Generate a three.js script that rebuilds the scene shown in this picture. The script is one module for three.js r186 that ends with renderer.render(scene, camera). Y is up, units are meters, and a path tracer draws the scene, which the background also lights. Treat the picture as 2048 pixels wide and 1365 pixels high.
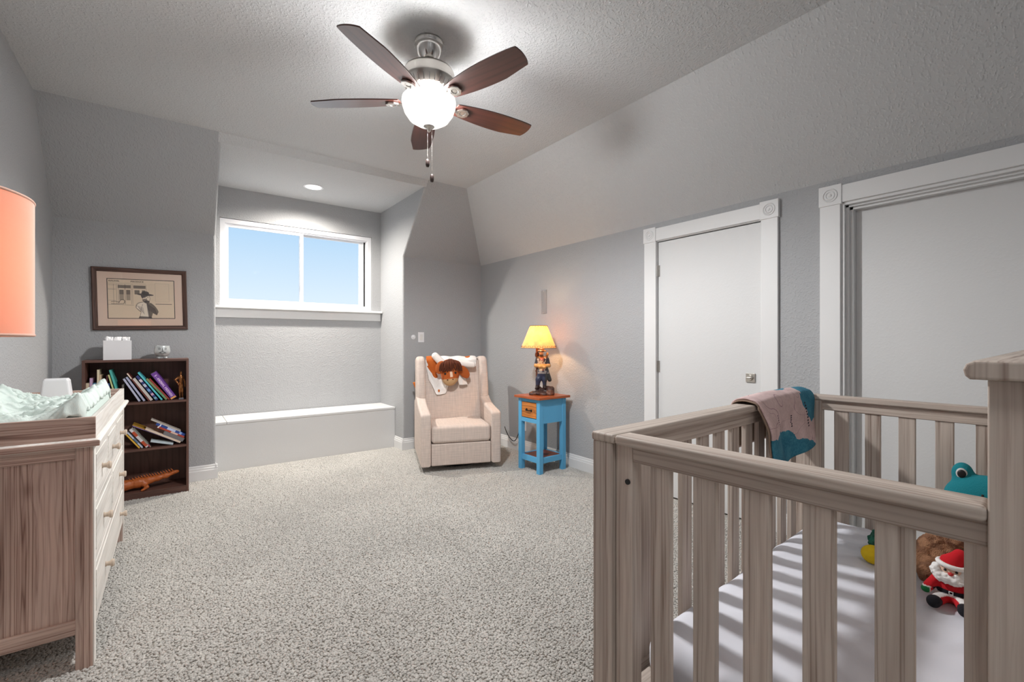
import * as THREE from 'three';
import { RoundedBoxGeometry } from 'three/addons/geometries/RoundedBoxGeometry.js';
import { mergeGeometries, mergeVertices } from 'three/addons/utils/BufferGeometryUtils.js';
import { RectAreaLightUniformsLib } from 'three/addons/lights/RectAreaLightUniformsLib.js';
import { MarchingCubes } from 'three/addons/objects/MarchingCubes.js';

// ---------------------------------------------------------------- camera, sky, lights, exposure
const scene = new THREE.Scene();
const camera = new THREE.PerspectiveCamera(73.13, 2048 / 1365, 0.05, 60);
const YAW = 36.57 * Math.PI / 180;
camera.position.set(0, 1.24, 0);
camera.lookAt(Math.sin(YAW), 1.24, -Math.cos(YAW));
const renderer = new THREE.WebGLRenderer({ antialias: true });
renderer.toneMapping = THREE.LinearToneMapping;
renderer.toneMappingExposure = 1.24;
renderer.shadowMap.enabled = true;

{ // clear sky: pale at the horizon, blue higher up
  const W = 64, H = 256, d = new Float32Array(W * H * 4);
  for (let y = 0; y < H; y++) {
    const el = ((y + 0.5) / H - 0.5) * 180, s = Math.min(1, Math.max(0, (el - 2.5) / 10)), q = Math.min(1, Math.max(0, (el - 12.5) / 60));
    for (let x = 0; x < W; x++) {
      const k = (y * W + x) * 4;
      d[k] = 0.66 - 0.27 * s - 0.15 * q; d[k + 1] = 0.76 - 0.18 * s - 0.16 * q; d[k + 2] = 0.84 - 0.06 * s - 0.05 * q; d[k + 3] = 1;
    }
  }
  const t = new THREE.DataTexture(d, W, H, THREE.RGBAFormat, THREE.FloatType);
  t.mapping = THREE.EquirectangularReflectionMapping; t.magFilter = THREE.LinearFilter; t.needsUpdate = true;
  scene.background = t;
}
const FAN = [1.152, 2.9, -2.326], CAN = [1.19, 2.84, -5.06];
const L_FAN = 10.5, L_FAN_UP = 2.1, L_CAN = 24, L_REAR = 15, L_TABLE = 0.42, L_FLOOR = 0.22;

// ---------------------------------------------------------------- helpers
const V = (x, y, z) => new THREE.Vector3(x, y, z);
const D = Math.PI / 180;
function rng(a) { return () => { a |= 0; a = a + 0x6D2B79F5 | 0; let t = Math.imul(a ^ a >>> 15, 1 | a); t = t + Math.imul(t ^ t >>> 7, 61 | t) ^ t; return ((t ^ t >>> 14) >>> 0) / 4294967296; }; }
const R = rng(7);
function hash(x, y, s) { let h = Math.imul(x, 374761393) ^ Math.imul(y, 668265263) ^ Math.imul(s, 974711); h = Math.imul(h ^ h >>> 13, 1274126177); return ((h ^ h >>> 16) >>> 0) / 4294967296; }
const sm = (t) => t * t * (3 - 2 * t);
function pn(x, y, px, py, s) { // periodic value noise
  const xi = Math.floor(x), yi = Math.floor(y), fx = sm(x - xi), fy = sm(y - yi);
  const X0 = ((xi % px) + px) % px, X1 = (X0 + 1) % px, Y0 = ((yi % py) + py) % py, Y1 = (Y0 + 1) % py;
  const a = hash(X0, Y0, s), b = hash(X1, Y0, s), c = hash(X0, Y1, s), d = hash(X1, Y1, s);
  return a + (b - a) * fx + (c - a) * fy + (a - b - c + d) * fx * fy;
}
function fb(u, v, px, py, s, o = 4) { let r = 0, w = 0.5; for (let i = 0; i < o; i++) { r += w * pn(u * px, v * py, px, py, s + i); w *= 0.5; px *= 2; py *= 2; } return r; }
function n3(x, y, z, s = 1) { // smooth 3d noise in -1..1
  const xi = Math.floor(x), yi = Math.floor(y), zi = Math.floor(z), fx = sm(x - xi), fy = sm(y - yi), fz = sm(z - zi);
  const h = (i, j, k) => hash(xi + i, yi + j, s + 131 * (zi + k));
  const l = (a, b, t) => a + (b - a) * t;
  return 2 * l(l(l(h(0, 0, 0), h(1, 0, 0), fx), l(h(0, 1, 0), h(1, 1, 0), fx), fy), l(l(h(0, 0, 1), h(1, 0, 1), fx), l(h(0, 1, 1), h(1, 1, 1), fx), fy), fz) - 1;
}
function tex(W, H, fn, srgb, su, sv) { // fn(u,v) -> value or [r,g,b] 0..255; one repeat covers su x sv metres
  const d = new Uint8Array(W * H * 4);
  for (let y = 0; y < H; y++) for (let x = 0; x < W; x++) {
    const c = fn((x + 0.5) / W, (y + 0.5) / H), k = (y * W + x) * 4;
    if (c.length) { d[k] = c[0]; d[k + 1] = c[1]; d[k + 2] = c[2]; } else d[k] = d[k + 1] = d[k + 2] = Math.max(0, Math.min(255, c));
    d[k + 3] = 255;
  }
  const t = new THREE.DataTexture(d, W, H, THREE.RGBAFormat);
  t.magFilter = THREE.LinearFilter; t.minFilter = THREE.LinearMipmapLinearFilter; t.generateMipmaps = true;
  t.wrapS = t.wrapT = THREE.RepeatWrapping; t.repeat.set(1 / su, 1 / sv);
  if (srgb) t.colorSpace = THREE.SRGBColorSpace;
  t.needsUpdate = true; return t;
}
function canvasTex(W, H, draw) {
  const c = document.createElement('canvas'); c.width = W; c.height = H; draw(c.getContext('2d'), W, H);
  const t = new THREE.CanvasTexture(c); t.colorSpace = THREE.SRGBColorSpace; return t;
}
const clampB = (c) => c.map((x) => Math.max(0, Math.min(255, x)));
function woodTex(base, dark, seed, o = {}) { // grain runs along u
  const { streak = 0.5, rings = 26, knots = [], pale = null, su = 1.2, sv = 0.6, lines = 0, W = 1024, H = 512 } = o;
  return tex(W, H, (u, v) => {
    let vv = v, kn = 0;
    for (const [ku, kv, kr] of knots) {
      const du = (u - ku) * su, dv = (v - kv) * sv, r2 = (du * du / 5 + dv * dv) / (kr * kr);
      vv += (dv > 0 ? -1 : 1) * 0; kn = Math.max(kn, Math.exp(-r2)); vv += 0.055 * Math.exp(-r2 * 0.35) * (dv / (Math.abs(dv) + 0.01));
    }
    const warp = (fb(u, v, 3, 5, seed, 3) - 0.5) * (o.warp ?? 1), w2 = fb(u, v, 6, 12, seed + 20, 2) - 0.5;
    const ring = 0.5 + 0.5 * Math.sin((vv + warp * 0.10 + w2 * 0.02) * rings * 6.283);
    const fine = fb(u, v, 10, 190, seed + 5, 2), mid = fb(u, v, 4, 46, seed + 9, 3);
    let t = streak * (0.45 * Math.pow(ring, 5) + 0.55 * Math.max(0, mid - 0.42) * 2.4) + 0.35 * Math.max(0, fine - 0.45) * 1.6 + 0.4 * Math.pow(kn, 2);
    if (lines) { const a = fb(u, v + warp * 0.03, 1, 34, seed + 50, 2) * 2 % 1, b = fb(u, v + warp * 0.03, 2, 84, seed + 55, 2); t += lines * (Math.pow(1 - Math.abs(2 * a - 1), 9) * (0.4 + 0.8 * mid) + 0.7 * Math.pow(Math.max(0, 1 - Math.abs(b - 0.5) * 14), 2) * fb(u, v, 5, 20, seed + 58, 2)); }
    t = Math.min(1, t);
    const tone = 1 + (fb(u, v, 2, 7, seed + 31, 3) - 0.47) * 0.28;
    const p = pale ? Math.max(0, fb(u, v, 5, 60, seed + 40, 2) - 0.45) * 1.6 : 0;
    return clampB([0, 1, 2].map((i) => { let c = (base[i] + (dark[i] - base[i]) * t) * tone; if (pale) c += (pale[i] - c) * Math.min(0.8, p); return c; }));
  }, true, su, sv);
}
const woodBump = tex(512, 512, (u, v) => 255 * (0.6 * fb(u, v, 8, 120, 77, 2) + 0.4 * fb(u, v, 3, 40, 78, 3)), false, 0.8, 0.4);
const peelBump = tex(512, 512, (u, v) => { const a = fb(u, v, 40, 40, 3, 2), b = fb(u, v, 14, 14, 9, 2); return 255 * Math.min(1, Math.max(0, sm(Math.min(1, Math.max(0, (a - 0.28) * 2.2))) * 0.8 + 0.2 * b)); }, false, 0.34, 0.34);
const weaveBump = tex(512, 512, (u, v) => { const a = Math.sin(u * 6.283 * 64), b = Math.sin(v * 6.283 * 64); return 255 * (0.35 + 0.25 * a * b + 0.4 * (fb(u, v, 4, 64, 5, 2) * 0.5 + fb(u, v, 64, 4, 6, 2) * 0.5)); }, false, 0.12, 0.12);
const fuzzBump = tex(256, 256, (u, v) => 255 * fb(u, v, 40, 40, 15, 2), false, 0.08, 0.08);

const std = (o) => new THREE.MeshStandardMaterial(o);
const phy = (o) => new THREE.MeshPhysicalMaterial(o);
const col = (r, g, b) => new THREE.Color(r / 255, g / 255, b / 255).convertSRGBToLinear();
const wallMat = std({ color: col(172, 173, 175), roughness: 0.92, bumpMap: peelBump, bumpScale: 0.0023 });
const ceilMat = std({ color: col(197, 198, 199), roughness: 0.95, bumpMap: peelBump, bumpScale: 0.0026 });
const trimMat = std({ color: col(226, 226, 226), roughness: 0.45 });
const doorMat = std({ color: col(216, 216, 216), roughness: 0.5, bumpMap: peelBump, bumpScale: 0.00025 });
const vinyl = std({ color: col(235, 236, 240), roughness: 0.4 });
const darkGap = std({ color: col(40, 40, 42), roughness: 0.9 });
const nickel = std({ color: col(200, 196, 190), roughness: 0.28, metalness: 1 });
const chrome = std({ color: col(225, 222, 218), roughness: 0.16, metalness: 1 });
const blackPl = std({ color: col(22, 22, 24), roughness: 0.5 });
const whitePl = std({ color: col(232, 232, 234), roughness: 0.4 });

function uvm(g, grain = 'x', off = [0, 0]) { // uv in metres, u along the grain axis
  g = g.index ? g.toNonIndexed() : g;
  const p = g.attributes.position, n = p.count, uv = new Float32Array(n * 2);
  const a = V(), b = V(), c = V(), ax = { x: 0, y: 1, z: 2 }[grain];
  for (let i = 0; i < n; i += 3) {
    a.fromBufferAttribute(p, i); b.fromBufferAttribute(p, i + 1); c.fromBufferAttribute(p, i + 2);
    const nn = b.clone().sub(a).cross(c.clone().sub(a)), q = [Math.abs(nn.x), Math.abs(nn.y), Math.abs(nn.z)];
    const m = q.indexOf(Math.max(...q)); let t = [0, 1, 2].filter((k) => k !== m);
    if (t.includes(ax)) t = [ax, t.find((k) => k !== ax)];
    for (let k = 0; k < 3; k++) { const pt = [p.getX(i + k), p.getY(i + k), p.getZ(i + k)]; uv[2 * (i + k)] = pt[t[0]] + off[0]; uv[2 * (i + k) + 1] = pt[t[1]] + off[1]; }
  }
  g.setAttribute('uv', new THREE.BufferAttribute(uv, 2)); return g;
}
const rb = (w, h, d, r = 0.004, s = 2) => new RoundedBoxGeometry(w, h, d, s, Math.min(r, w / 2.01, h / 2.01, d / 2.01));
// box between corners, rounded
const bx = (x0, x1, y0, y1, z0, z1, r = 0) => (r ? rb(x1 - x0, y1 - y0, z1 - z0, r) : new THREE.BoxGeometry(x1 - x0, y1 - y0, z1 - z0)).translate((x0 + x1) / 2, (y0 + y1) / 2, (z0 + z1) / 2);
const names = {};
function numbered(n) { const k = names[n] = (names[n] ?? -1) + 1; return k ? n + '_' + String(k).padStart(3, '0') : n; }
function clean(gs) { return gs.map((g) => { g = g.index ? g.toNonIndexed() : g; for (const k of Object.keys(g.attributes)) if (!['position', 'normal', 'uv', 'color'].includes(k)) g.deleteAttribute(k); return g; }); }
function obj(name, geo, mat, parent = scene, label) {
  if (Array.isArray(geo)) { const c = clean(geo); if (c.some((g) => !g.attributes.color)) c.forEach((g) => g.deleteAttribute('color')); geo = mergeGeometries(c); }
  const m = new THREE.Mesh(geo, mat); m.name = parent === scene ? numbered(name) : name; m.castShadow = m.receiveShadow = true;
  if (label) m.userData.label = label;
  parent.add(m); return m;
}
function thing(name, label, category, pos = [0, 0, 0], turn = 0, group) {
  const o = new THREE.Group(); o.name = numbered(name); o.position.set(...pos); o.rotation.y = turn; scene.add(o);
  o.userData = { label, category }; if (group) o.userData.group = group; return o;
}
function tag(o, label, category, group) { o.userData = { label, category }; if (group) o.userData.group = group; return o; }
function struct(name, label, category) { const o = new THREE.Group(); o.name = name; o.userData = { kind: 'structure', label, category }; scene.add(o); return o; }
const lathe = (pts, seg = 40) => new THREE.LatheGeometry(pts.map(([x, y]) => new THREE.Vector2(x, y)), seg);
const tube = (pts, r, seg = 32, rs = 8) => new THREE.TubeGeometry(new THREE.CatmullRomCurve3(pts.map((p) => V(...p))), seg, r, rs, false);
const cyl = (r0, r1, h, s = 24) => new THREE.CylinderGeometry(r0, r1, h, s);
function shapeOf(pts) { const s = new THREE.Shape(); pts.forEach(([x, y], i) => i ? s.lineTo(x, y) : s.moveTo(x, y)); return s; }
function prism(pts, depth, bevel = 0, seg = 3) { // profile in x-y, extruded along +z
  return new THREE.ExtrudeGeometry(shapeOf(pts), { depth: depth - 2 * bevel, bevelEnabled: bevel > 0, bevelThickness: bevel, bevelSize: bevel, bevelOffset: -bevel, bevelSegments: seg, curveSegments: 12 }).translate(0, 0, bevel);
}
// profile given as (z,y), extruded along x from x0 to x1
function prismX(zy, x0, x1, bevel = 0) { return prism(zy.map(([z, y]) => [-z, y]), x1 - x0, bevel).rotateY(Math.PI / 2).translate(x0, 0, 0); }
// profile given as (x,y), extruded along z from z0 to z1
function prismZ(xy, z0, z1, bevel = 0) { return prism(xy, z1 - z0, bevel).translate(0, 0, z0); }
function sheet(fn, nu, nv, th, uvfn) { // cloth with thickness; fn(u,v) -> [x,y,z]
  const P = [], N = [];
  for (let j = 0; j <= nv; j++) for (let i = 0; i <= nu; i++) P.push(V(...fn(i / nu, j / nv)));
  const at = (i, j) => P[Math.min(nv, Math.max(0, j)) * (nu + 1) + Math.min(nu, Math.max(0, i))];
  for (let j = 0; j <= nv; j++) for (let i = 0; i <= nu; i++) N.push(at(i + 1, j).clone().sub(at(i - 1, j)).cross(at(i, j + 1).clone().sub(at(i, j - 1))).normalize());
  const pos = [], uv = [], idx = [], n = P.length;
  for (const s of [0.5, -0.5]) P.forEach((p, k) => { const q = p.clone().addScaledVector(N[k], s * th); pos.push(q.x, q.y, q.z); const i = k % (nu + 1) / nu, j = Math.floor(k / (nu + 1)) / nv; uv.push(...(uvfn ? uvfn(i, j, s) : [i, j])); });
  const id = (i, j) => j * (nu + 1) + i;
  for (let j = 0; j < nv; j++) for (let i = 0; i < nu; i++) {
    const a = id(i, j), b = id(i + 1, j), c = id(i + 1, j + 1), d = id(i, j + 1);
    idx.push(a, b, c, a, c, d, n + a, n + c, n + b, n + a, n + d, n + c);
  }
  const edge = (a, b) => idx.push(a, n + a, b, b, n + a, n + b);
  for (let i = 0; i < nu; i++) { edge(id(i, 0), id(i + 1, 0)); edge(id(i + 1, nv), id(i, nv)); }
  for (let j = 0; j < nv; j++) { edge(id(0, j + 1), id(0, j)); edge(id(nu, j), id(nu, j + 1)); }
  const g = new THREE.BufferGeometry(); g.setAttribute('position', new THREE.Float32BufferAttribute(pos, 3)); g.setAttribute('uv', new THREE.Float32BufferAttribute(uv, 2)); g.setIndex(idx); g.computeVertexNormals(); return g;
}
// signed-distance modelling
const smin = (a, b, k) => { const h = Math.max(k - Math.abs(a - b), 0) / k; return Math.min(a, b) - h * h * k * 0.25; };
function cap(p, a, b, ra, rb2) { // tapered capsule
  const bx_ = b[0] - a[0], by = b[1] - a[1], bz = b[2] - a[2], px = p[0] - a[0], py = p[1] - a[1], pz = p[2] - a[2];
  const t = Math.min(1, Math.max(0, (px * bx_ + py * by + pz * bz) / (bx_ * bx_ + by * by + bz * bz + 1e-12)));
  return Math.hypot(px - bx_ * t, py - by * t, pz - bz * t) - (ra + (rb2 - ra) * t);
}
function ell(p, c, r) { const x = (p[0] - c[0]) / r[0], y = (p[1] - c[1]) / r[1], z = (p[2] - c[2]) / r[2], k = Math.hypot(x, y, z); return (k - 1) * Math.min(r[0], r[1], r[2]); }
function sdf(fn, c, half, res = 40, colour) { // cube of half-size half about c
  const mc = new MarchingCubes(res, wallMat, false, false, 60000); mc.isolation = 0;
  const S = res, h = S / 2;
  for (let k = 0; k < S; k++) for (let j = 0; j < S; j++) for (let i = 0; i < S; i++)
    mc.field[i + j * S + k * S * S] = -fn([c[0] + (i - h) / h * half, c[1] + (j - h) / h * half, c[2] + (k - h) / h * half]);
  mc.update();
  const n = mc.count, P = mc.positionArray.slice(0, n * 3), N = mc.normalArray.slice(0, n * 3);
  for (let i = 0; i < n; i++) for (let a = 0; a < 3; a++) P[3 * i + a] = P[3 * i + a] * half + c[a];
  let g = new THREE.BufferGeometry(); g.setAttribute('position', new THREE.BufferAttribute(P, 3));
  g = mergeVertices(g, half / res * 0.02); g.computeVertexNormals();
  const q = g.attributes.position; const uv = new Float32Array(q.count * 2), cc = new Float32Array(q.count * 3);
  // keep outward normals
  let out = 0; const nn = g.attributes.normal, e = half / res * 0.5;
  for (let i = 0; i < q.count; i += 7) { const p = [q.getX(i), q.getY(i), q.getZ(i)], f = fn([p[0] + nn.getX(i) * e, p[1] + nn.getY(i) * e, p[2] + nn.getZ(i) * e]); out += Math.sign(f); }
  if (out < 0) { const ix = g.index.array; for (let i = 0; i < ix.length; i += 3) { const t = ix[i]; ix[i] = ix[i + 1]; ix[i + 1] = t; } g.computeVertexNormals(); }
  for (let i = 0; i < q.count; i++) { const p = [q.getX(i), q.getY(i), q.getZ(i)]; uv[2 * i] = p[0] + p[2]; uv[2 * i + 1] = p[1]; if (colour) { const k = colour(p); cc[3 * i] = k.r; cc[3 * i + 1] = k.g; cc[3 * i + 2] = k.b; } }
  g.setAttribute('uv', new THREE.BufferAttribute(uv, 2)); if (colour) g.setAttribute('color', new THREE.BufferAttribute(cc, 3));
  return g;
}

// ---------------------------------------------------------------- room shell
const XR = 3.158, ZB = -4.918, XL = -0.728, YC = 2.9, YK = 2.195, ZC = -4.313, XC = 2.584, D0 = 0.325, D1 = 2.11, ZW = -5.6, YB = 2.84, ZR = 1.5;
{
  const f = obj('floor', uvm(bx(XL - 0.2, XR + 0.3, -0.12, 0, ZW - 0.2, ZR + 0.2)), std({ color: col(176, 170, 161), roughness: 1, bumpMap: fuzzBump, bumpScale: 0.004 }));
  f.userData = { kind: 'structure', label: 'beige carpeted bedroom floor', category: 'floor' };
  // ceiling: flat field, slope over the right wall
  const c = struct('ceiling', 'grey textured ceiling with sloped side', 'ceiling');
  obj('flat_ceiling', uvm(bx(XL - 0.15, XC, YC, YC + 0.15, ZC, ZR + 0.15)), ceilMat, c);
  obj('sloped_ceiling', uvm(prismZ([[XR, YK], [XR + 0.3, YK], [XR + 0.3, YC + 0.15], [XC, YC + 0.15], [XC, YC]], ZW - 0.15, ZR + 0.15)), ceilMat, c);
  obj('dormer_ceiling', uvm(prismX([[ZC - (YC - YB) * (ZC - ZB) / (YC - YK), YB], [ZC, YC], [ZC, YC + 0.15], [ZW - 0.15, YC + 0.15], [ZW - 0.15, YB]], D0 - 0.02, D1 + 0.02)), ceilMat, c);
  // back wall: knee wall leaning in above, with the dormer bay cut into it
  const b = struct('wall_back', 'grey knee wall leaning inwards with dormer bay', 'wall');
  const prof = [[ZB, 0], [ZB, YK], [ZC, YC], [ZC, YC + 0.15], [ZW - 0.15, YC + 0.15], [ZW - 0.15, 0]];
  obj('wall_panel', uvm(prismX(prof, XL - 0.15, D0, 0.018)), wallMat, b);
  obj('wall_panel', uvm(prismX(prof, D1, XR + 0.3, 0.018)), wallMat, b);
  const wx0 = 0.405, wx1 = 1.995, wy0 = 1.60, wy1 = 2.52, z0 = ZW - 0.15;
  obj('bay_wall', [bx(D0 - 0.02, wx0, 0, YB + 0.02, z0, ZW), bx(wx1, D1 + 0.02, 0, YB + 0.02, z0, ZW), bx(wx0, wx1, 0, wy0, z0, ZW), bx(wx0, wx1, wy1, YB + 0.02, z0, ZW)].map((g) => uvm(g)), wallMat, b);
  // left wall
  const l = obj('wall_left', uvm(bx(XL - 0.15, XL, 0, YC + 0.15, ZW - 0.15, ZR + 0.15)), wallMat);
  l.userData = { kind: 'structure', label: 'plain grey wall behind the dresser', category: 'wall' };
  const re = obj('wall_rear', uvm(bx(XL - 0.15, XR + 0.3, 0, YC + 0.15, ZR, ZR + 0.15)), wallMat);
  re.userData = { kind: 'structure', label: 'grey wall behind the camera', category: 'wall' };
  // right knee wall with two door openings
  const r = struct('wall_right', 'grey knee wall with two white doors', 'wall');
  const x1 = XR + 0.3, top = YK;
  obj('wall_panel', [bx(XR, x1, 0, top, ZW - 0.1, -2.30), bx(XR, x1, 2.05, top, -2.30, -1.46), bx(XR, x1, 0, top, -1.46, -1.012), bx(XR, x1, 2.046, top, -1.012, 0.756), bx(XR, x1, 0, top, 0.756, ZR + 0.1), bx(XR + 0.16, x1, 0, 2.06, -2.3, 0.75)].map((g) => uvm(g)), wallMat, r);
}
// baseboards
const BBH = 0.135;
const bbProf = [[0, 0], [0.016, 0], [0.016, 0.088], [0.013, 0.094], [0.012, 0.108], [0.007, 0.116], [0.007, 0.126], [0.003, BBH], [0, BBH]];
function bbAlongX(x0, x1, z) { return prism(bbProf, x1 - x0).rotateY(-Math.PI / 2).translate(x1, 0, z); } // faces +z
function bbAlongZ(z0, z1, x, s) { const g = prism(bbProf.map(([a, y]) => [s * a, y]), z1 - z0); return (s < 0 ? g : g).translate(x, 0, z0); }
{
  const back = struct('baseboard_back', 'white baseboard along the window wall', 'baseboard');
  obj('board', bbAlongX(XL, D0 + 0.0152, ZB), trimMat, back);
  obj('board', bbAlongX(D1 - 0.0152, XR, ZB), trimMat, back);
  obj('board', bbAlongZ(-5.137, ZB + 0.0146, D0, 1), trimMat, back);
  obj('board', bbAlongZ(-5.137, ZB + 0.0146, D1, -1), trimMat, back);
  const right = struct('baseboard_right', 'white baseboard along the door wall', 'baseboard');
  obj('board', bbAlongZ(ZB, -2.406, XR, -1), trimMat, right);
  obj('board', bbAlongZ(-1.36, -1.121, XR, -1), trimMat, right);
  const left = struct('baseboard_left', 'white baseboard behind the dresser', 'baseboard');
  obj('board', bbAlongZ(ZB, ZR, XL, 1), trimMat, left);
}
// doors and casings
function rosette(parent, y, z, s) {
  const b = obj('corner_block', rb(0.026, s, s, 0.003).translate(XR - 0.013, y, z), trimMat, parent);
  obj('rosette_ring', [0.036, 0.022].map((r) => new THREE.TorusGeometry(r, 0.0045, 8, 28).rotateY(Math.PI / 2).translate(XR - 0.026, y, z)).concat([new THREE.SphereGeometry(0.010, 14, 8).scale(0.6, 1, 1).translate(XR - 0.026, y, z)]), trimMat, b);
}
{
  const t = struct('trim_1', 'white casing with corner rosettes round the hinged door', 'door casing');
  obj('side_casing', rb(0.02, 2.045, 0.112, 0.003).translate(XR - 0.01, 1.0225, -2.344), trimMat, t);
  obj('side_casing', rb(0.02, 2.045, 0.105, 0.003).translate(XR - 0.01, 1.0225, -1.412), trimMat, t);
  obj('head_casing', rb(0.02, 0.10, 0.83, 0.003).translate(XR - 0.01, 2.098, -1.877), trimMat, t);
  rosette(t, 2.10, -2.346, 0.118); rosette(t, 2.10, -1.412, 0.118);
  obj('jamb', [bx(XR - 0.004, XR + 0.16, 0, 2.05, -2.302, -2.288), bx(XR - 0.004, XR + 0.16, 0, 2.05, -1.472, -1.458), bx(XR - 0.004, XR + 0.16, 2.043, 2.055, -2.3, -1.46), bx(XR + 0.055, XR + 0.07, 0, 2.045, -2.29, -2.27), bx(XR + 0.055, XR + 0.07, 0, 2.045, -1.49, -1.47)], trimMat, t);
  const d = struct('door_1', 'plain white hinged door beside the closet opening', 'door');
  obj('door_leaf', uvm(bx(XR + 0.012, XR + 0.052, 0.012, 2.036, -2.284, -1.477, 0.002)), doorMat, d);
  for (const y of [1.806, 1.036, 0.24]) obj('hinge', [cyl(0.007, 0.007, 0.09, 12).translate(XR + 0.002, y, -2.290), bx(XR + 0.002, XR + 0.0125, y - 0.044, y + 0.044, -2.289, -2.268)], nickel, d, 'brushed metal hinge');
  const k = obj('deadbolt_plate', rb(0.01, 0.062, 0.062, 0.003).translate(XR + 0.006, 0.99, -1.545), nickel, d, 'square metal lock plate');
  obj('knob', [cyl(0.018, 0.021, 0.014, 24).rotateZ(Math.PI / 2).translate(XR - 0.004, 0.99, -1.545), rb(0.022, 0.012, 0.034, 0.004).translate(XR - 0.018, 0.99, -1.545)], nickel, k);
  const t2 = struct('trim_2', 'white casing with corner rosettes round the closet opening', 'door casing');
  obj('side_casing', rb(0.02, 2.045, 0.106, 0.003).translate(XR - 0.01, 1.0225, -1.068), trimMat, t2);
  obj('side_casing', rb(0.02, 2.045, 0.106, 0.003).translate(XR - 0.01, 1.0225, 0.815), trimMat, t2);
  obj('head_casing', rb(0.02, 0.10, 1.78, 0.003).translate(XR - 0.01, 2.10, -0.126), trimMat, t2);
  rosette(t2, 2.10, -1.066, 0.118); rosette(t2, 2.10, 0.815, 0.118);
  obj('stepped_jamb', [bx(XR - 0.004, XR + 0.16, 0, 2.045, -1.016, -1.0), bx(XR + 0.02, XR + 0.16, 0, 2.045, -1.0, -0.985), bx(XR + 0.04, XR + 0.16, 0, 2.045, -0.985, -0.97), bx(XR - 0.004, XR + 0.16, 2.034, 2.05, -1.0, 0.75), bx(XR + 0.02, XR + 0.16, 2.022, 2.034, -1.0, 0.75), bx(XR + 0.04, XR + 0.16, 2.008, 2.022, -1.0, 0.75), bx(XR - 0.004, XR + 0.16, 0, 2.045, 0.745, 0.76)], trimMat, t2);
  const d2 = struct('door_2', 'flat white sliding panels filling the wide closet opening', 'closet door');
  obj('door_panel', uvm(bx(XR + 0.085, XR + 0.115, 0.01, 2.008, -0.97, 0.0, 0.002)), doorMat, d2);
  obj('door_panel', uvm(bx(XR + 0.12, XR + 0.15, 0.01, 2.008, -0.12, 0.745, 0.002)), doorMat, d2);
}
// window: vinyl slider in the bay
{
  const w = struct('window_1', 'white sliding window showing blue sky', 'window');
  const x0 = 0.407, x1 = 1.992, y0 = 1.605, y1 = 2.516, zf = ZW - 0.01;
  const frame = (a, b, c, d, t, z0, z1) => [bx(a, b, d - t, d, z0, z1), bx(a, b, c, c + t, z0, z1), bx(a, a + t, c + t, d - t, z0, z1), bx(b - t, b, c + t, d - t, z0, z1)];
  obj('frame', frame(x0, x1, y0, y1, 0.045, zf - 0.085, zf), vinyl, w);
  obj('track_lip', frame(x0 + 0.045, x1 - 0.045, y0 + 0.045, y1 - 0.045, 0.012, zf - 0.075, zf - 0.015), vinyl, w);
  const gl = phy({ color: 0xffffff, roughness: 0, transmission: 1, thickness: 0, ior: 1.05 });
  const s1 = obj('sash', frame(0.452, 1.215, 1.65, 2.471, 0.034, zf - 0.048, zf - 0.022), vinyl, w);
  obj('pane', bx(0.484, 1.183, 1.682, 2.439, zf - 0.038, zf - 0.034), gl, s1);
  for (const y of [1.80, 2.32]) obj('latch', rb(0.014, 0.045, 0.016, 0.004).translate(1.198, y, zf - 0.018), vinyl, s1);
  const s2 = obj('sash', frame(1.18, 1.895, 1.65, 2.471, 0.034, zf - 0.080, zf - 0.054), vinyl, w);
  obj('pane', bx(1.212, 1.863, 1.682, 2.439, zf - 0.070, zf - 0.066), gl, s2);
  obj('track_channel', [bx(1.915, 1.95, 1.652, 2.469, zf - 0.084, zf - 0.06)], darkGap, w, 'dark open track beside the sash');
  obj('screen_edge', [bx(1.897, 1.913, 1.652, 2.469, zf - 0.084, zf - 0.05)], vinyl, w);
  const s = struct('trim_3', 'white window sill with apron', 'sill');
  obj('sill_board', rb(1.78, 0.024, 0.075, 0.006).translate((D0 + D1) / 2, 1.592, ZW + 0.034), trimMat, s);
  obj('apron', rb(1.77, 0.095, 0.018, 0.004).translate((D0 + D1) / 2, 1.533, ZW + 0.009), trimMat, s);
}
// ---------------------------------------------------------------- carpet pile (loops nobody could count)
{
  const g = new THREE.IcosahedronGeometry(0.0066, 0).scale(1, 0.75, 1);
  const spots = [], r = rng(99), s = 0.0098;
  for (let z = -5.12; z < 0.2; z += s) for (let x = XL; x < XR; x += s) {
    if (z < ZB && (x < D0 || x > D1)) continue;
    const depth = x * Math.sin(YAW) - z * Math.cos(YAW), side = x * Math.cos(YAW) + z * Math.sin(YAW);
    if (depth < 0.9 || Math.abs(side) > depth * 1.16 + 0.1) continue;
    spots.push([x + (r() - 0.5) * s * 0.9, z + (r() - 0.5) * s * 0.9]);
  }
  const m = new THREE.InstancedMesh(g, std({ color: 0xffffff, roughness: 1 }), spots.length), M = new THREE.Matrix4(), q = new THREE.Quaternion(), e = new THREE.Euler();
  const c = new THREE.Color();
  spots.forEach(([x, z], i) => {
    e.set((r() - 0.5) * 0.8, r() * 6.28, (r() - 0.5) * 0.8); q.setFromEuler(e); const k = 0.75 + 0.5 * r();
    M.compose(V(x, 0.001 + r() * 0.003, z), q, V(k, 0.8 + 0.5 * r(), k)); m.setMatrixAt(i, M);
    const t = 0.86 + 0.24 * r() + 0.06 * n3(x * 3, 0, z * 3); m.setColorAt(i, c.setRGB(0.51 * t, 0.492 * t, 0.463 * t));
  });
  m.name = 'carpet_pile'; m.castShadow = m.receiveShadow = true; m.userData = { kind: 'stuff', label: 'light beige looped carpet pile covering the floor', category: 'carpet' };
  scene.add(m);
}
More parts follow.
